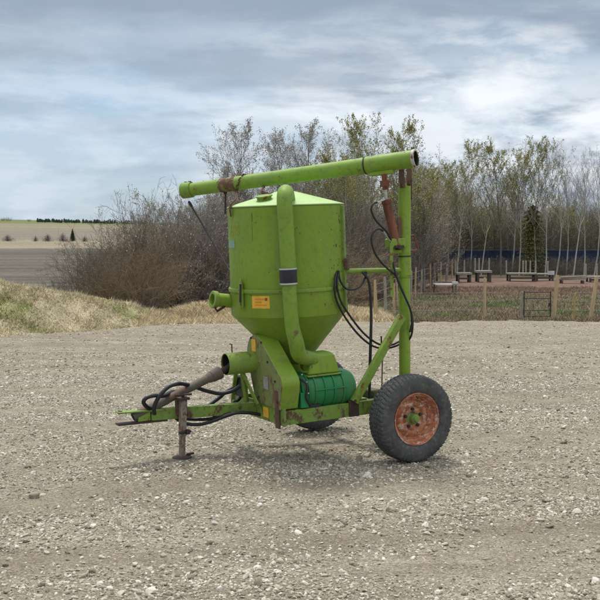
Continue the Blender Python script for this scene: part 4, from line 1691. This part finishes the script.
# --- inlet nozzle on the front-left of the tank
n0 = Vector((TU + .40, -.17, 1.315)); n1 = at(213, 299.5, v=-.17)
nd = (n1 - n0).normalized()
Ln = (n1 - n0).length
m = MB()
m.lathe(n0, nd, [(0, .056), (Ln, .056)], 32)
m.lathe(n0, nd, [(Ln, .048), (Ln - .1, .048)], 32)
m.build('inlet_nozzle', M['green'], root)
nz = LAST[0]
MB().lathe(n0, nd, [(Ln - .03, .057), (Ln - .03, .070), (Ln + .004, .072), (Ln + .008, .068), (Ln + .008, .047), (Ln - .01, .046)], 32).build('flange', M['green_worn'], nz)
MB().lathe(n0, nd, [(Ln - .06, 0), (Ln - .06, .047)], 24).build('nozzle_inside', M['inside'], nz)
MB().tube([n1 + Vector((0, .03, -.06)), n1 + Vector((-.02, .03, -.095)), n1 + Vector((-.09, .03, -.06))], .010, 8).build('clamp_lever', M['rustdark'], nz)

# --- air duct from the lid down the near side
rd = Vector((.91 - TU, .485, 0)).normalized()
du_r = .061
base = Vector((TU, TV, 0)) + rd * (TR + du_r + .008)
p_top = at(285, 195, v=base.y)
xx = base.x - (at(285, 230, v=base.y).x - 0) * 0
b1 = at(284.5, 200, v=base.y); b2 = at(288.5, 268, v=base.y); b3 = at(290, 300, v=base.y); b4 = at(292, 325, v=base.y)
inner = Vector((TU, TV, 0)) + rd * (TR - .16)
path = [Vector((inner.x, inner.y, wr_ + .02)), Vector((inner.x, inner.y, wr_ + .06)).lerp(Vector((b1.x, b1.y, wr_ + .06)), .08), Vector((inner.x, inner.y, wr_ + .105)).lerp(Vector((b1.x, b1.y, wr_ + .105)), .45), Vector((inner.x, inner.y, wr_ + .075)).lerp(Vector((b1.x, b1.y, wr_ + .085)), .88), Vector((b1.x, b1.y, wr_ + .0)), b1.lerp(b2, .3), b1.lerp(b2, .6), b2]
m = MB().tube(path, du_r, 28, smooth=7)
m.build('air_duct', M['boom'], root)
dct = LAST[0]
e0 = at(303, 352, v=.46); e1 = at(313, 361, v=.42)
m = MB().tube([b2 - Vector((0, 0, .0)), b3, b4, at(296, 342, v=.50), e0 + Vector((.03, 0, -.02)), at(311, 359, v=.42), at(317, 361, v=.39)], [.055, .056, .057, .060, .062, .060, .058], 28, smooth=7)
m.build('lower_duct', M['boom'], root)
dv = (b3 - b2).normalized()
cpt = at(288.3, 276, v=base.y)
m = MB().lathe(cpt - dv * .062, dv, [(0, .055), (.0, .066), (.004, .067), (.12, .067), (.124, .066), (.124, .055)], 32)
m.build('rubber_sleeve', M['sleeve'], dct)
for q in (-.062, .052):
    MB().lathe(cpt + dv * q, dv, [(0, .066), (0, .0695), (.012, .0695), (.012, .066)], 32).build('hose_clamp', M['clamp'], dct)

# --- blower
bv, bw, br = .37, .612, .150
m = MB()
m.lathe((.80, bv, bw), -X, [(0, 0.001), (0, br - .012), (.03, br - .004), (.05, br), (.36, br), (.385, br - .008), (.43, br - .03), (.46, br - .075), (.47, .001)], 64)
m.build('blower', M['blower'], root)
bl = LAST[0]
m = MB()
for t in (.045, .13, .215, .30):
    m.lathe((.80 - t, bv, bw), -X, [(0, br - .004), (0, br + .009), (.010, br + .009), (.010, br - .004)], 64)
for a in (R(8), R(60), R(118)):
    e = Yv * math.cos(a) + Z * math.sin(a)
    m.bar(Vector((.76, bv, bw)) + e * (br + .003), Vector((.47, bv, bw)) + e * (br + .003), .010, .016, up=e)
m.build('cooling_rib', M['blower'], bl)
m = MB()
m.lathe((.895, bv, bw), -X, [(0, .001), (0, .10), (.03, .11), (.035, .135), (.08, .140), (.084, br + .005), (.094, br + .005), (.094, .1)], 48)
m.box((.85, bv + .02, bw - .05), (.07, .25, .12))
m.build('gear_cover', M['blower'], bl, .003)
for k in range(10):
    a = 2 * PI * k / 10
    c = Vector((.812, bv + (br - .008) * math.cos(a), bw + (br - .008) * math.sin(a)))
    MB().lathe(c, X, [(0, .009), (.012, .009), (.012, 0.001)], 6).build('bolt', M['steel'], bl)
m = MB().tube([(.87, bv + .10, bw + .12), (.83, bv + .15, bw + .07), (.84, bv + .155, bw - .03), (.80, bv + .15, bw - .10)], .010, 8, smooth=4)
m.build('oil_line', M['black'], bl)
MB().box((.77, bv + .07, bw - .125), (.14, .12, .06)).box((.40, bv, bw - .12), (.10, .26, .05)).build('blower_foot', M['black'], bl, .004)
# inlet box on top of the blower
m = MB()
c = Vector((.66, bv + .015, 0))
bm = m.bm


def ring_rect(cx, cy, z, lu, lv):
    return [bm.verts.new((cx + a * lu, cy + b * lv, z)) for a, b in ((-1, -1), (1, -1), (1, 1), (-1, 1))]


ra = ring_rect(.645, bv, .745, .140, .10)
rb = ring_rect(.643, bv + .005, .815, .125, .092)
rc = ring_rect(.635, bv + .01, .885, .098, .080)
rd_ = ring_rect(.630, bv + .01, .915, .062, .055)
bm.faces.new(ra[::-1]); bm.faces.new(rd_)
for A_, B_ in ((ra, rb), (rb, rc), (rc, rd_)):
    for i in range(4):
        k = (i + 1) % 4
        bm.faces.new((A_[i], A_[k], B_[k], B_[i]))
m.build('inlet_box', M['green'], root, .012, 30)
ib = LAST[0]
MB().box((.645, bv, .738), (.31, .235, .012)).build('mounting_flange', M['green_worn'], ib, .002)
MB().lathe((.725, bv + .015, .815), Vector((1, .45, .25)), [(0, .062), (.05, .062), (.05, .07), (.06, .07), (.06, .055)], 28).build('collar', M['green_worn'], ib)

# --- mast
mu0 = at(404.5, 380, v=.43); mu1 = at(404.5, 186, v=.43)
MUu = mu0.x
m = MB()
mb_ = Vector((mu0.x, .43, .50)); mt_ = Vector((mu1.x, .43, mu1.z))
ua = at(404.5, 257, v=.43)
m.tube([mb_, ua], .047, 28)
m.build('mast', M['green'], root)
mast = LAST[0]
m = MB().tube([ua - Vector((0, 0, .0)), mt_], .0515, 28)
m.build('upper_post', M['green'], mast)
for (py, r) in ((256, .056), (276.5, .053)):
    c = at(404.5, py, v=.43)
    MB().lathe(c - Z * .006, Z, [(0, .045), (0, r), (.010, r), (.010, .045)], 32).build('collar', M['rustdark' if py == 256 else 'green_worn'], mast)
c = at(405, 266, v=.43)
MB().tube([c - Z * .075, c + Z * .075], .0518, 28).build('sleeve', M['green'], mast)
# pivot straps up to the boom
for (pa, pb, dv_, wd) in (((401, 160), (402.5, 188), .066, .03), ((409, 164), (409.5, 186), -.066, .022)):
    q0 = at(*pa, v=.43 + dv_); q1 = at(*pb, v=.43 + dv_)
    m = MB().bar(q0, q1, .010, .05, up=(1, 0, 0))
    m.tube([q1 + Z * .02 - Yv * .01, q1 + Z * .02 + Yv * .02], .016, 10)
    m.build('pivot_strap', M['rust'], mast, .003)
MB().tube([at(411.2, 180, v=.43), at(411.6, 200, v=.43)], .007, 8).build('pivot_rod', M['rust'], mast)
MB().bar(at(399.3, 217, v=.47), at(399.6, 238, v=.47), .012, .035, up=(1, 0, 0)).build('wear_strip', M['rust'], mast, .002)
# crank handle on the right of the mast
q = [at(411, 236, v=.43), at(413.5, 235, v=.43), at(418, 248, v=.43), at(416.5, 250.5, v=.43), at(409, 251, v=.43)]
MB().tube(q, .0085, 8).build('crank_handle', M['rustred'], mast)
# bracket for the cylinder
m = MB()
bc = at(395.5, 243, v=.45)
m.box(bc, (.15, .09, .075))
m.box(bc + Vector((-.01, 0, -.055)), (.10, .02, .06))
m.build('cylinder_bracket', M['green'], mast, .008)
q0, q1 = at(391.3, 243, v=.50), at(391.8, 297, v=.50)
MB().bar(q0, q1, .010, .030, up=(1, 0, 0)).build('flat_bar', M['green_worn'], mast, .002)

# --- brace and support arm
q0, q1 = at(354, 402, v=.515), at(402, 316, v=.515)
m = MB().bar(q0, q1, .05, .062, up=(1, 0, 0))
m.build('mast_brace', M['green_worn'], root, .004)
mbz = LAST[0]
MB().lathe(at(355.5, 401, v=.545), Yv, [(0, .001), (0, .013), (-.012, .013)], 6).build('bolt', M['rustdark'], mbz)
q0, q1 = at(337, 271.3, v=.33), at(401, 270.2, v=.43)
m = MB().tube([q0, q1], .021, 16)
m.build('support_arm', M['green_worn'], root)
MB().box(at(336, 270.5, v=.30), (.05, .05, .055)).build('arm_clamp', M['rust'], LAST[0], .004)

# --- hydraulic cylinder
BYR, BYL = 8.50, 9.32
cp0 = at(396.5, 246, v=.46); cp1 = at(386, 199.5, v=.46); cp2 = at(384, 174, v=.46)
dc = (cp1 - cp0).normalized()
m = MB().lathe(cp0, dc, [(0, .001), (0, .036), (.012, .040), (.02, .036), ((cp1 - cp0).length - .03, .036), ((cp1 - cp0).length - .03, .042), ((cp1 - cp0).length, .042), ((cp1 - cp0).length + .002, .001)], 24)
m.build('hydraulic_cylinder', M['rustred'], root)
hc = LAST[0]
MB().tube([cp1, cp1.lerp(cp2, .42)], .014, 12).build('piston_rod', M['steel'], hc)
m = MB().bar(cp1.lerp(cp2, .38), cp2, .034, .034).box(cp1.lerp(cp2, .62), (.05, .07, .05))
m.build('rod_clevis', M['redpaint'], hc, .004)
for p, q in (((384.5, 199.5), (376, 203)), ((390, 241), (383, 231))):
    MB().tube([at(*p, v=.49), at(*q, v=.50)], .008, 8).build('hose_fitting', M['steel'], hc)
MB().box(cp0 + Vector((.0, 0, -.005)), (.09, .09, .02)).tube([cp0 + Vector((0, -.06, -.02)), cp0 + Vector((0, .06, -.02))], .014, 10).build('base_pin', M['rustdark'], hc)

# --- boom
bR = at(415.5, 158.6, Y=BYR - .05); bL = at(183, 190.8, Y=BYL)
db = (bL - bR).normalized()
LB = (bL - bR).length


def fb(px):
    """distance along the boom for a photo x"""
    lo, hi = 0.0, 1.0
    for _ in range(30):
        mid_ = (lo + hi) / 2
        p = Mx @ (bR + db * LB * mid_)
        yc = p.y * math.cos(PITCH) - (p.z - CAM_H) * math.sin(PITCH)
        if 300 + F * p.x / yc > px:
            lo = mid_
        else:
            hi = mid_
    return lo * LB


m = MB()
k1 = fb(366); k2 = fb(323)
m.lathe(bR, db, [(0, .060), (0, .0725), (k1, .0715), (k1, .0665), (k2, .0650), (fb(300), .0635), (LB, .057)], 48)
m.build('boom', M['boom'], root)
boom = LAST[0]
MB().lathe(bR, db, [(.0, .0605), (.01, .060), (.25, .060), (.25, 0)], 40).build('boom_inside', M['inside'], boom)
MB().lathe(bR, db, [(-.006, .0625), (-.006, .073), (.0, .0765), (.018, .0765), (.021, .073)], 48).build('end_ring', M['white'], boom)
MB().lathe(bR, db, [(k1 - .006, .0665), (k1 - .006, .0745), (k1 + .006, .0745), (k1 + .006, .0665)], 40).build('coupling_ring', M['rustdark'], boom)
a, b = fb(236.5), fb(221)
MB().lathe(bR, db, [(a + .0, .058), (a + .004, .0628), (b, .0622), (b + .004, .057)], 40).build('wear_band', M['rustband'], boom)
a = fb(192)
MB().lathe(bR, db, [(a, .057), (a, .0695), (LB + .0, .0705), (LB + .006, .062), (LB + .008, .0)], 40).build('end_cap', M['green_worn'], boom)
for px in (186, 190):
    p = bR + db * fb(px)
    MB().box(p + Z * .068, (.02, .03, .02)).build('cap_clip', M['green_worn'], boom, .003)
p = bR + db * (LB - .005)
MB().tube([p + Z * .02, p + Z * .015 + db * .035, p - Z * .04 + db * .038], .006, 6).build('cap_hook', M['green_worn'], boom)
# plate under the right part that takes the cylinder
p0, p1 = bR + db * fb(394), bR + db * fb(371)
m = MB().bar(p0 - Z * .078, p1 - Z * .078, .075, .035)
m.build('cylinder_lug', M['green'], boom, .006)
p = bR + db * fb(362)
MB().torus(p - Z * .085, Vector((0.2, 1, 0)), .018, .005, 20, 8).build('ring_hook', M['steel'], boom)
p = bR + db * fb(228)


# --- chains
def chain(name, pts, link_len=.034, r=.0042, mat='rust', parent=None):
    path = smooth_path(pts, 10) if len(pts) > 2 else [Vector(p) for p in pts]
    # resample
    L = [0]
    for a, b in zip(path, path[1:]):
        L.append(L[-1] + (b - a).length)
    m = MB()
    n = int(L[-1] / (link_len * .72))
    for i in range(n):
        def P(s):
            s = min(max(s, 0), L[-1])
            k = 0
            while k < len(L) - 2 and L[k + 1] < s:
                k += 1
            t = (s - L[k]) / max(1e-6, L[k + 1] - L[k])
            return path[k].lerp(path[k + 1], t)
        s0_ = i * link_len * .72
        a, b = P(s0_), P(s0_ + link_len)
        d = (b - a).normalized()
        u1, u2 = frame_of(d)
        e = u1 if i % 2 else u2
        c = (a + b) / 2
        hl = link_len / 2 - .008
        loop = []
        for q in range(12):
            ph = 2 * PI * q / 12
            loop.append(c + d * (hl * (1 if math.cos(ph) > 0 else -1) + .009 * math.cos(ph)) + e * (.011 * math.sin(ph)))
        m.tube(loop + [loop[0]], r, 6, False)
    return m.build(name, M[mat], parent or root)


pb = bR + db * fb(245)
topf = Vector((0, 0, .066))
side = Vector((-db.y, db.x, 0)).normalized()
if (Mx.to_3x3() @ side).y > 0:
    side = -side
rimp = on_tank(230.5, 210, .012)
chain('chain', [pb + side * -.06 - Z * .0, pb + Z * .068, pb + side * .064 + db * .03, pb + side * .05 - Z * .08 + db * .06, rimp.lerp(pb, .35), rimp + Z * .03, rimp - Z * .05])
pc = bR + db * fb(225)
chain('chain', [bR + db * fb(262) - Z * .06 + side * -.03, at(262, 192, v=.0), at(268, 194, v=0), at(276, 194, v=0), at(283, 190, v=0)])
m = MB().tube([pc - Z * .06, pc - Z * .1, Vector(at(225.3, 214, v=pc.y))], .009, 8)
m.torus(pc - Z * .062, Vector((0, 1, 0)), .014, .006, 16, 6)
m.build('hanging_rod', M['rustdark'], root)
# stay rod from the cap down behind the tank
r0_ = at(189, 202, Y=BYL); r1_ = at(230, 271, Y=8.75)
m = MB().tube([r0_, r0_.lerp(r1_, .06), r0_.lerp(r1_, .08), r1_], [.012, .014, .008, .006], 10)
m.build('stay_rod', M['black'], root)

# --- hydraulic hoses
hv = .52


def hose(pts, r=.0105, v=hv, name='hose'):
    P = [at(p[0], p[1], v=(p[2] if len(p) > 2 else v)) for p in pts]
    return MB().tube(P, r, 12, smooth=6).build(name, M['hose'], root)


hose([(377, 202.5, .50), (373, 204), (371.3, 210), (375, 219), (381, 226), (387, 232), (391, 240, .49)], .0085)
hose([(383, 231, .50), (378, 229), (373, 233), (371.5, 241), (375, 253), (381, 262), (388, 269), (396, 276), (401, 287), (406, 299), (410.5, 310), (411.8, 322), (410, 332, .50)], .0085)
hose([(393, 262, .50), (396, 275, .53), (400, 286, .53), (405, 297, .53), (409.5, 307, .53), (412.6, 320, .51), (411.5, 335, .49), (406, 343, .44), (402, 346, .40)], .0085)
hose([(337, 271, .42), (334.8, 282, .47), (335.5, 297, .47), (342, 312, .44), (352, 327, .45), (363, 339, .44), (374, 346.5, .42), (385, 348.5, .40), (396, 346, .37), (401, 343, .35)], .0085)
hose([(339, 271, .42), (337.0, 284, .46), (340.0, 299, .46), (348, 313, .45), (359, 328, .45), (369, 338, .44), (380, 344.5, .42), (391, 345, .39), (400, 341, .36)], .0085)
hose([(338.5, 272, .43), (340.5, 281, .44), (346, 288.5, .43), (354, 289.5, .43), (361, 285.5, .42), (365, 278, .40), (366.5, 272, .40)], .008)
hose([(362, 272, .41), (367.5, 279, .42), (370, 292, .42), (370.8, 315, .42), (370.3, 340, .42), (369.5, 365, .40), (369, 398, .38)], .0085)
hose([(364, 272, .40), (369, 281, .41), (371, 295, .41), (371.8, 318, .41), (371.3, 345, .41), (370.6, 370, .39), (370, 398, .37)], .0065)
MB().tube([at(381.2, 336, v=.20), at(382.3, 362, v=.20)], .007, 8).tube([at(382.3, 362, v=.20), at(381.8, 392, v=.20)], .005, 8).build('prop_rod', M['rustdark'], root)
# hoses at the drawbar
hose([(152, 409, .0), (147, 407, .07), (143.5, 402, .12), (147, 397.5, .13), (155, 395.5, .12), (163, 396, .1), (172, 392, -.06), (182, 392, -.08)], .016)
hose([(154.5, 414, .10), (154, 408, .12), (157, 400, .13), (162, 393, .14), (169, 386.5, .13), (178, 383.8, .12), (186, 384.5, .03), (195, 387, -.06), (207, 391, -.07), (220, 393.5, -.06), (232, 391, -.04), (240, 386, -.02)], .016)
hose([(203, 409, -.10), (212, 403, -.12), (219, 398, -.12), (226, 392, -.12), (233, 388, -.12)], .015)
hose([(172, 413, -.06), (182, 418, -.05), (195, 419.5, -.04), (209, 419, 0), (222, 415.5, .03), (235, 413, .06), (250, 413, .08), (262, 415, .10)], .013)
hose([(170, 414, .02), (184, 423, .02), (198, 424.5, .03), (210, 422, .04), (222, 417.5, .06), (236, 413, .1), (246, 412.5, .12)], .014)
hose([(232, 404, -.2), (240, 398, -.2), (243, 388, -.2), (245, 376, -.15)], .014)

# --- lump behind: battery box on the rear of the frame
bb = at(370.5, 394, v=-.12)
m = MB().box((bb.x, -.12, bb.z), (.10, .20, .105))
m.build('tool_box', paint('mossy_green_paint', (.035, .05, .015), .55, 1.2, off=12), root, .02)
MB().box((bb.x, -.12, bb.z - .062), (.14, .24, .012)).build('tool_box_shelf', M['green_frame'], root)

# stone lying apart at lower left
def boulder(px, py, s, seed, label):
    # on the flat near ground
    ang = math.atan((py - 300) / F) + PITCH
    y = CAM_H / math.tan(ang)
    x = (px - 300) / F * y
    r = random.Random(seed)
    bm = bmesh.new()
    bmesh.ops.create_icosphere(bm, subdivisions=4, radius=1)
    s = s * 1.15
    sh_ = Vector((r.random() * 9, r.random() * 9, r.random() * 9))
    from mathutils import noise
    for v in bm.verts:
        k = 1 + .28 * noise.noise(v.co * 1.1 + sh_) + .06 * noise.noise(v.co * 4 + sh_)
        v.co = Vector((v.co.x * s * 1.1 * k, v.co.y * s * .9 * k, v.co.z * s * .8 * k))
    me = bpy.data.meshes.new('stone')
    bm.to_mesh(me); bm.free()
    me.polygons.foreach_set('use_smooth', [True] * len(me.polygons))
    o = link('stone', me, simple('brown_stone', (.30, .25, .18), .9, 0, .3, 20, .1))
    o.location = (x, y, float(lot_h(np.array([x]), np.array([y]))[0]) + s * .45)
    tag(o, label, 'stone')


boulder(31, 498, .030, 4, 'rounded brown stone lying alone at the lower left of the gravel')

# ================================================================== LIGHT
sun_el, sun_az = R(69), R(-20)     # azimuth from +Y towards +X
sd = bpy.data.lights.new('sun', 'SUN')
sd.energy = 2.8
sd.angle = R(12)
sd.color = (1, .965, .91)
so = bpy.data.objects.new('sun', sd)
COL.objects.link(so)
dirv = Vector((math.sin(sun_az) * math.cos(sun_el), math.cos(sun_az) * math.cos(sun_el), math.sin(sun_el)))
so.rotation_euler = dirv.to_track_quat('Z', 'Y').to_euler()

wd = bpy.data.worlds.new('World')
scene.world = wd
wd.use_nodes = True
t = wd.node_tree
t.nodes.clear()
N = t.nodes; L = t.links
out = N.new('ShaderNodeOutputWorld')
bg_ = N.new('ShaderNodeBackground')
bg_.inputs['Strength'].default_value = .12
sky = N.new('ShaderNodeTexSky')
sky.sky_type = 'NISHITA'
sky.sun_disc = False
sky.sun_elevation = sun_el
sky.sun_rotation = sun_az
tc = N.new('ShaderNodeTexCoord')


def wnoise(scale, loc, detail=6, rough=.55, dist=0.0, s=1.0):
    mp = N.new('ShaderNodeMapping')
    mp.inputs['Scale'].default_value = scale
    mp.inputs['Location'].default_value = loc
    L.new(tc.outputs['Generated'], mp.inputs['Vector'])
    n = N.new('ShaderNodeTexNoise')
    n.inputs['Scale'].default_value = s
    n.inputs['Detail'].default_value = detail
    n.inputs['Roughness'].default_value = rough
    n.inputs['Distortion'].default_value = dist
    L.new(mp.outputs[0], n.inputs['Vector'])
    return n.outputs['Fac']


def wramp(f, stops):
    n = N.new('ShaderNodeValToRGB')
    cr = n.color_ramp
    while len(cr.elements) < len(stops):
        cr.elements.new(.5)
    for e, (p, c) in zip(cr.elements, stops):
        e.position = p
        e.color = (c, c, c, 1) if isinstance(c, (int, float)) else (*c, 1)
    L.new(f, n.inputs[0])
    return n.outputs[0]


def wmix(f, a, b, mode='MIX'):
    n = N.new('ShaderNodeMix'); n.data_type = 'RGBA'; n.blend_type = mode
    for sck, v in ((n.inputs[0], f), (n.inputs[6], a), (n.inputs[7], b)):
        if hasattr(v, 'links'):
            L.new(v, sck)
        else:
            sck.default_value = v if isinstance(v, (int, float)) else (*v, 1)
    return n.outputs[2]


def wmath(op, a, b=0.0, c=None):
    n = N.new('ShaderNodeMath'); n.operation = op
    for sck, v in zip(n.inputs, (a, b, c)):
        if v is None:
            continue
        if hasattr(v, 'links'):
            L.new(v, sck)
        else:
            sck.default_value = v
    return n.outputs[0]


S = 8.33   # cloud radiance is written for strength .12
sep = N.new('ShaderNodeSeparateXYZ')
L.new(tc.outputs['Generated'], sep.inputs[0])
az = sep.outputs['X']
el = sep.outputs['Z']
big = wnoise((2.4, 2.4, 13), (3.1, 0, 1.3), 5, .5, .4)
puff = wnoise((9, 9, 24), (0.4, 1.2, 2.1), 10, .60, .15)
band = wnoise((4.2, 4.2, 20), (7.7, 2.2, 4.0), 8, .58, .3)
# more broken, whiter cloud towards the right
rightness = wramp(wmath('MULTIPLY_ADD', az, 2.2, .5), [(.25, 0.0), (.75, 1.0)])
veil = tuple(c * S for c in (.50, .60, .70))
white = tuple(c * S for c in (.84, .88, .93))
grey = tuple(c * S for c in (.29, .36, .455))
skyb = wmix(.6, sky.outputs[0], tuple(c * S for c in (.33, .47, .64)))
col = wmix(wramp(big, [(.40, 0.0), (.60, 1.0)]), skyb, veil)
wm = wmath('MULTIPLY', wramp(puff, [(.45, 0.0), (.57, 1.0)]), wmath('MULTIPLY_ADD', rightness, .72, .28))
col = wmix(wm, col, white)
topness = wramp(wmath('MULTIPLY_ADD', band, .30, wmath('MULTIPLY_ADD', el, 2.2, -.12)), [(.30, 0.0), (.50, .9)])
col = wmix(topness, col, grey)
gb = wmath('MULTIPLY', wramp(band, [(.50, 0.0), (.60, .85)]), wmath('MULTIPLY_ADD', rightness, .6, .35))
col = wmix(gb, col, grey)
# bright gaps low over the right-hand wood
gap = wnoise((10, 10, 30), (2.2, 5.1, .3), 9, .6, .2)
low = wmath('MULTIPLY', wramp(el, [(.0, .9), (.11, .75), (.17, 0.0)]), rightness)
col = wmix(wmath('MULTIPLY', wramp(gap, [(.42, 0.0), (.56, 1.0)]), low), col, white)
# high overhead: even bright overcast that lights the scene
over = wramp(el, [(.31, 0.0), (.55, 1.0)])
col = wmix(over, col, tuple(c * S for c in (1.00, 1.06, 1.13)))
L.new(col, bg_.inputs['Color'])
L.new(bg_.outputs[0], out.inputs['Surface'])

vs = scene.view_settings
vs.view_transform = 'Standard'
vs.look = 'None'
vs.exposure = .16
vs.gamma = 1
vs.use_curve_mapping = False
scene.cycles.max_bounces = 6
scene.cycles.diffuse_bounces = 3
scene.cycles.glossy_bounces = 2
scene.cycles.use_denoising = True
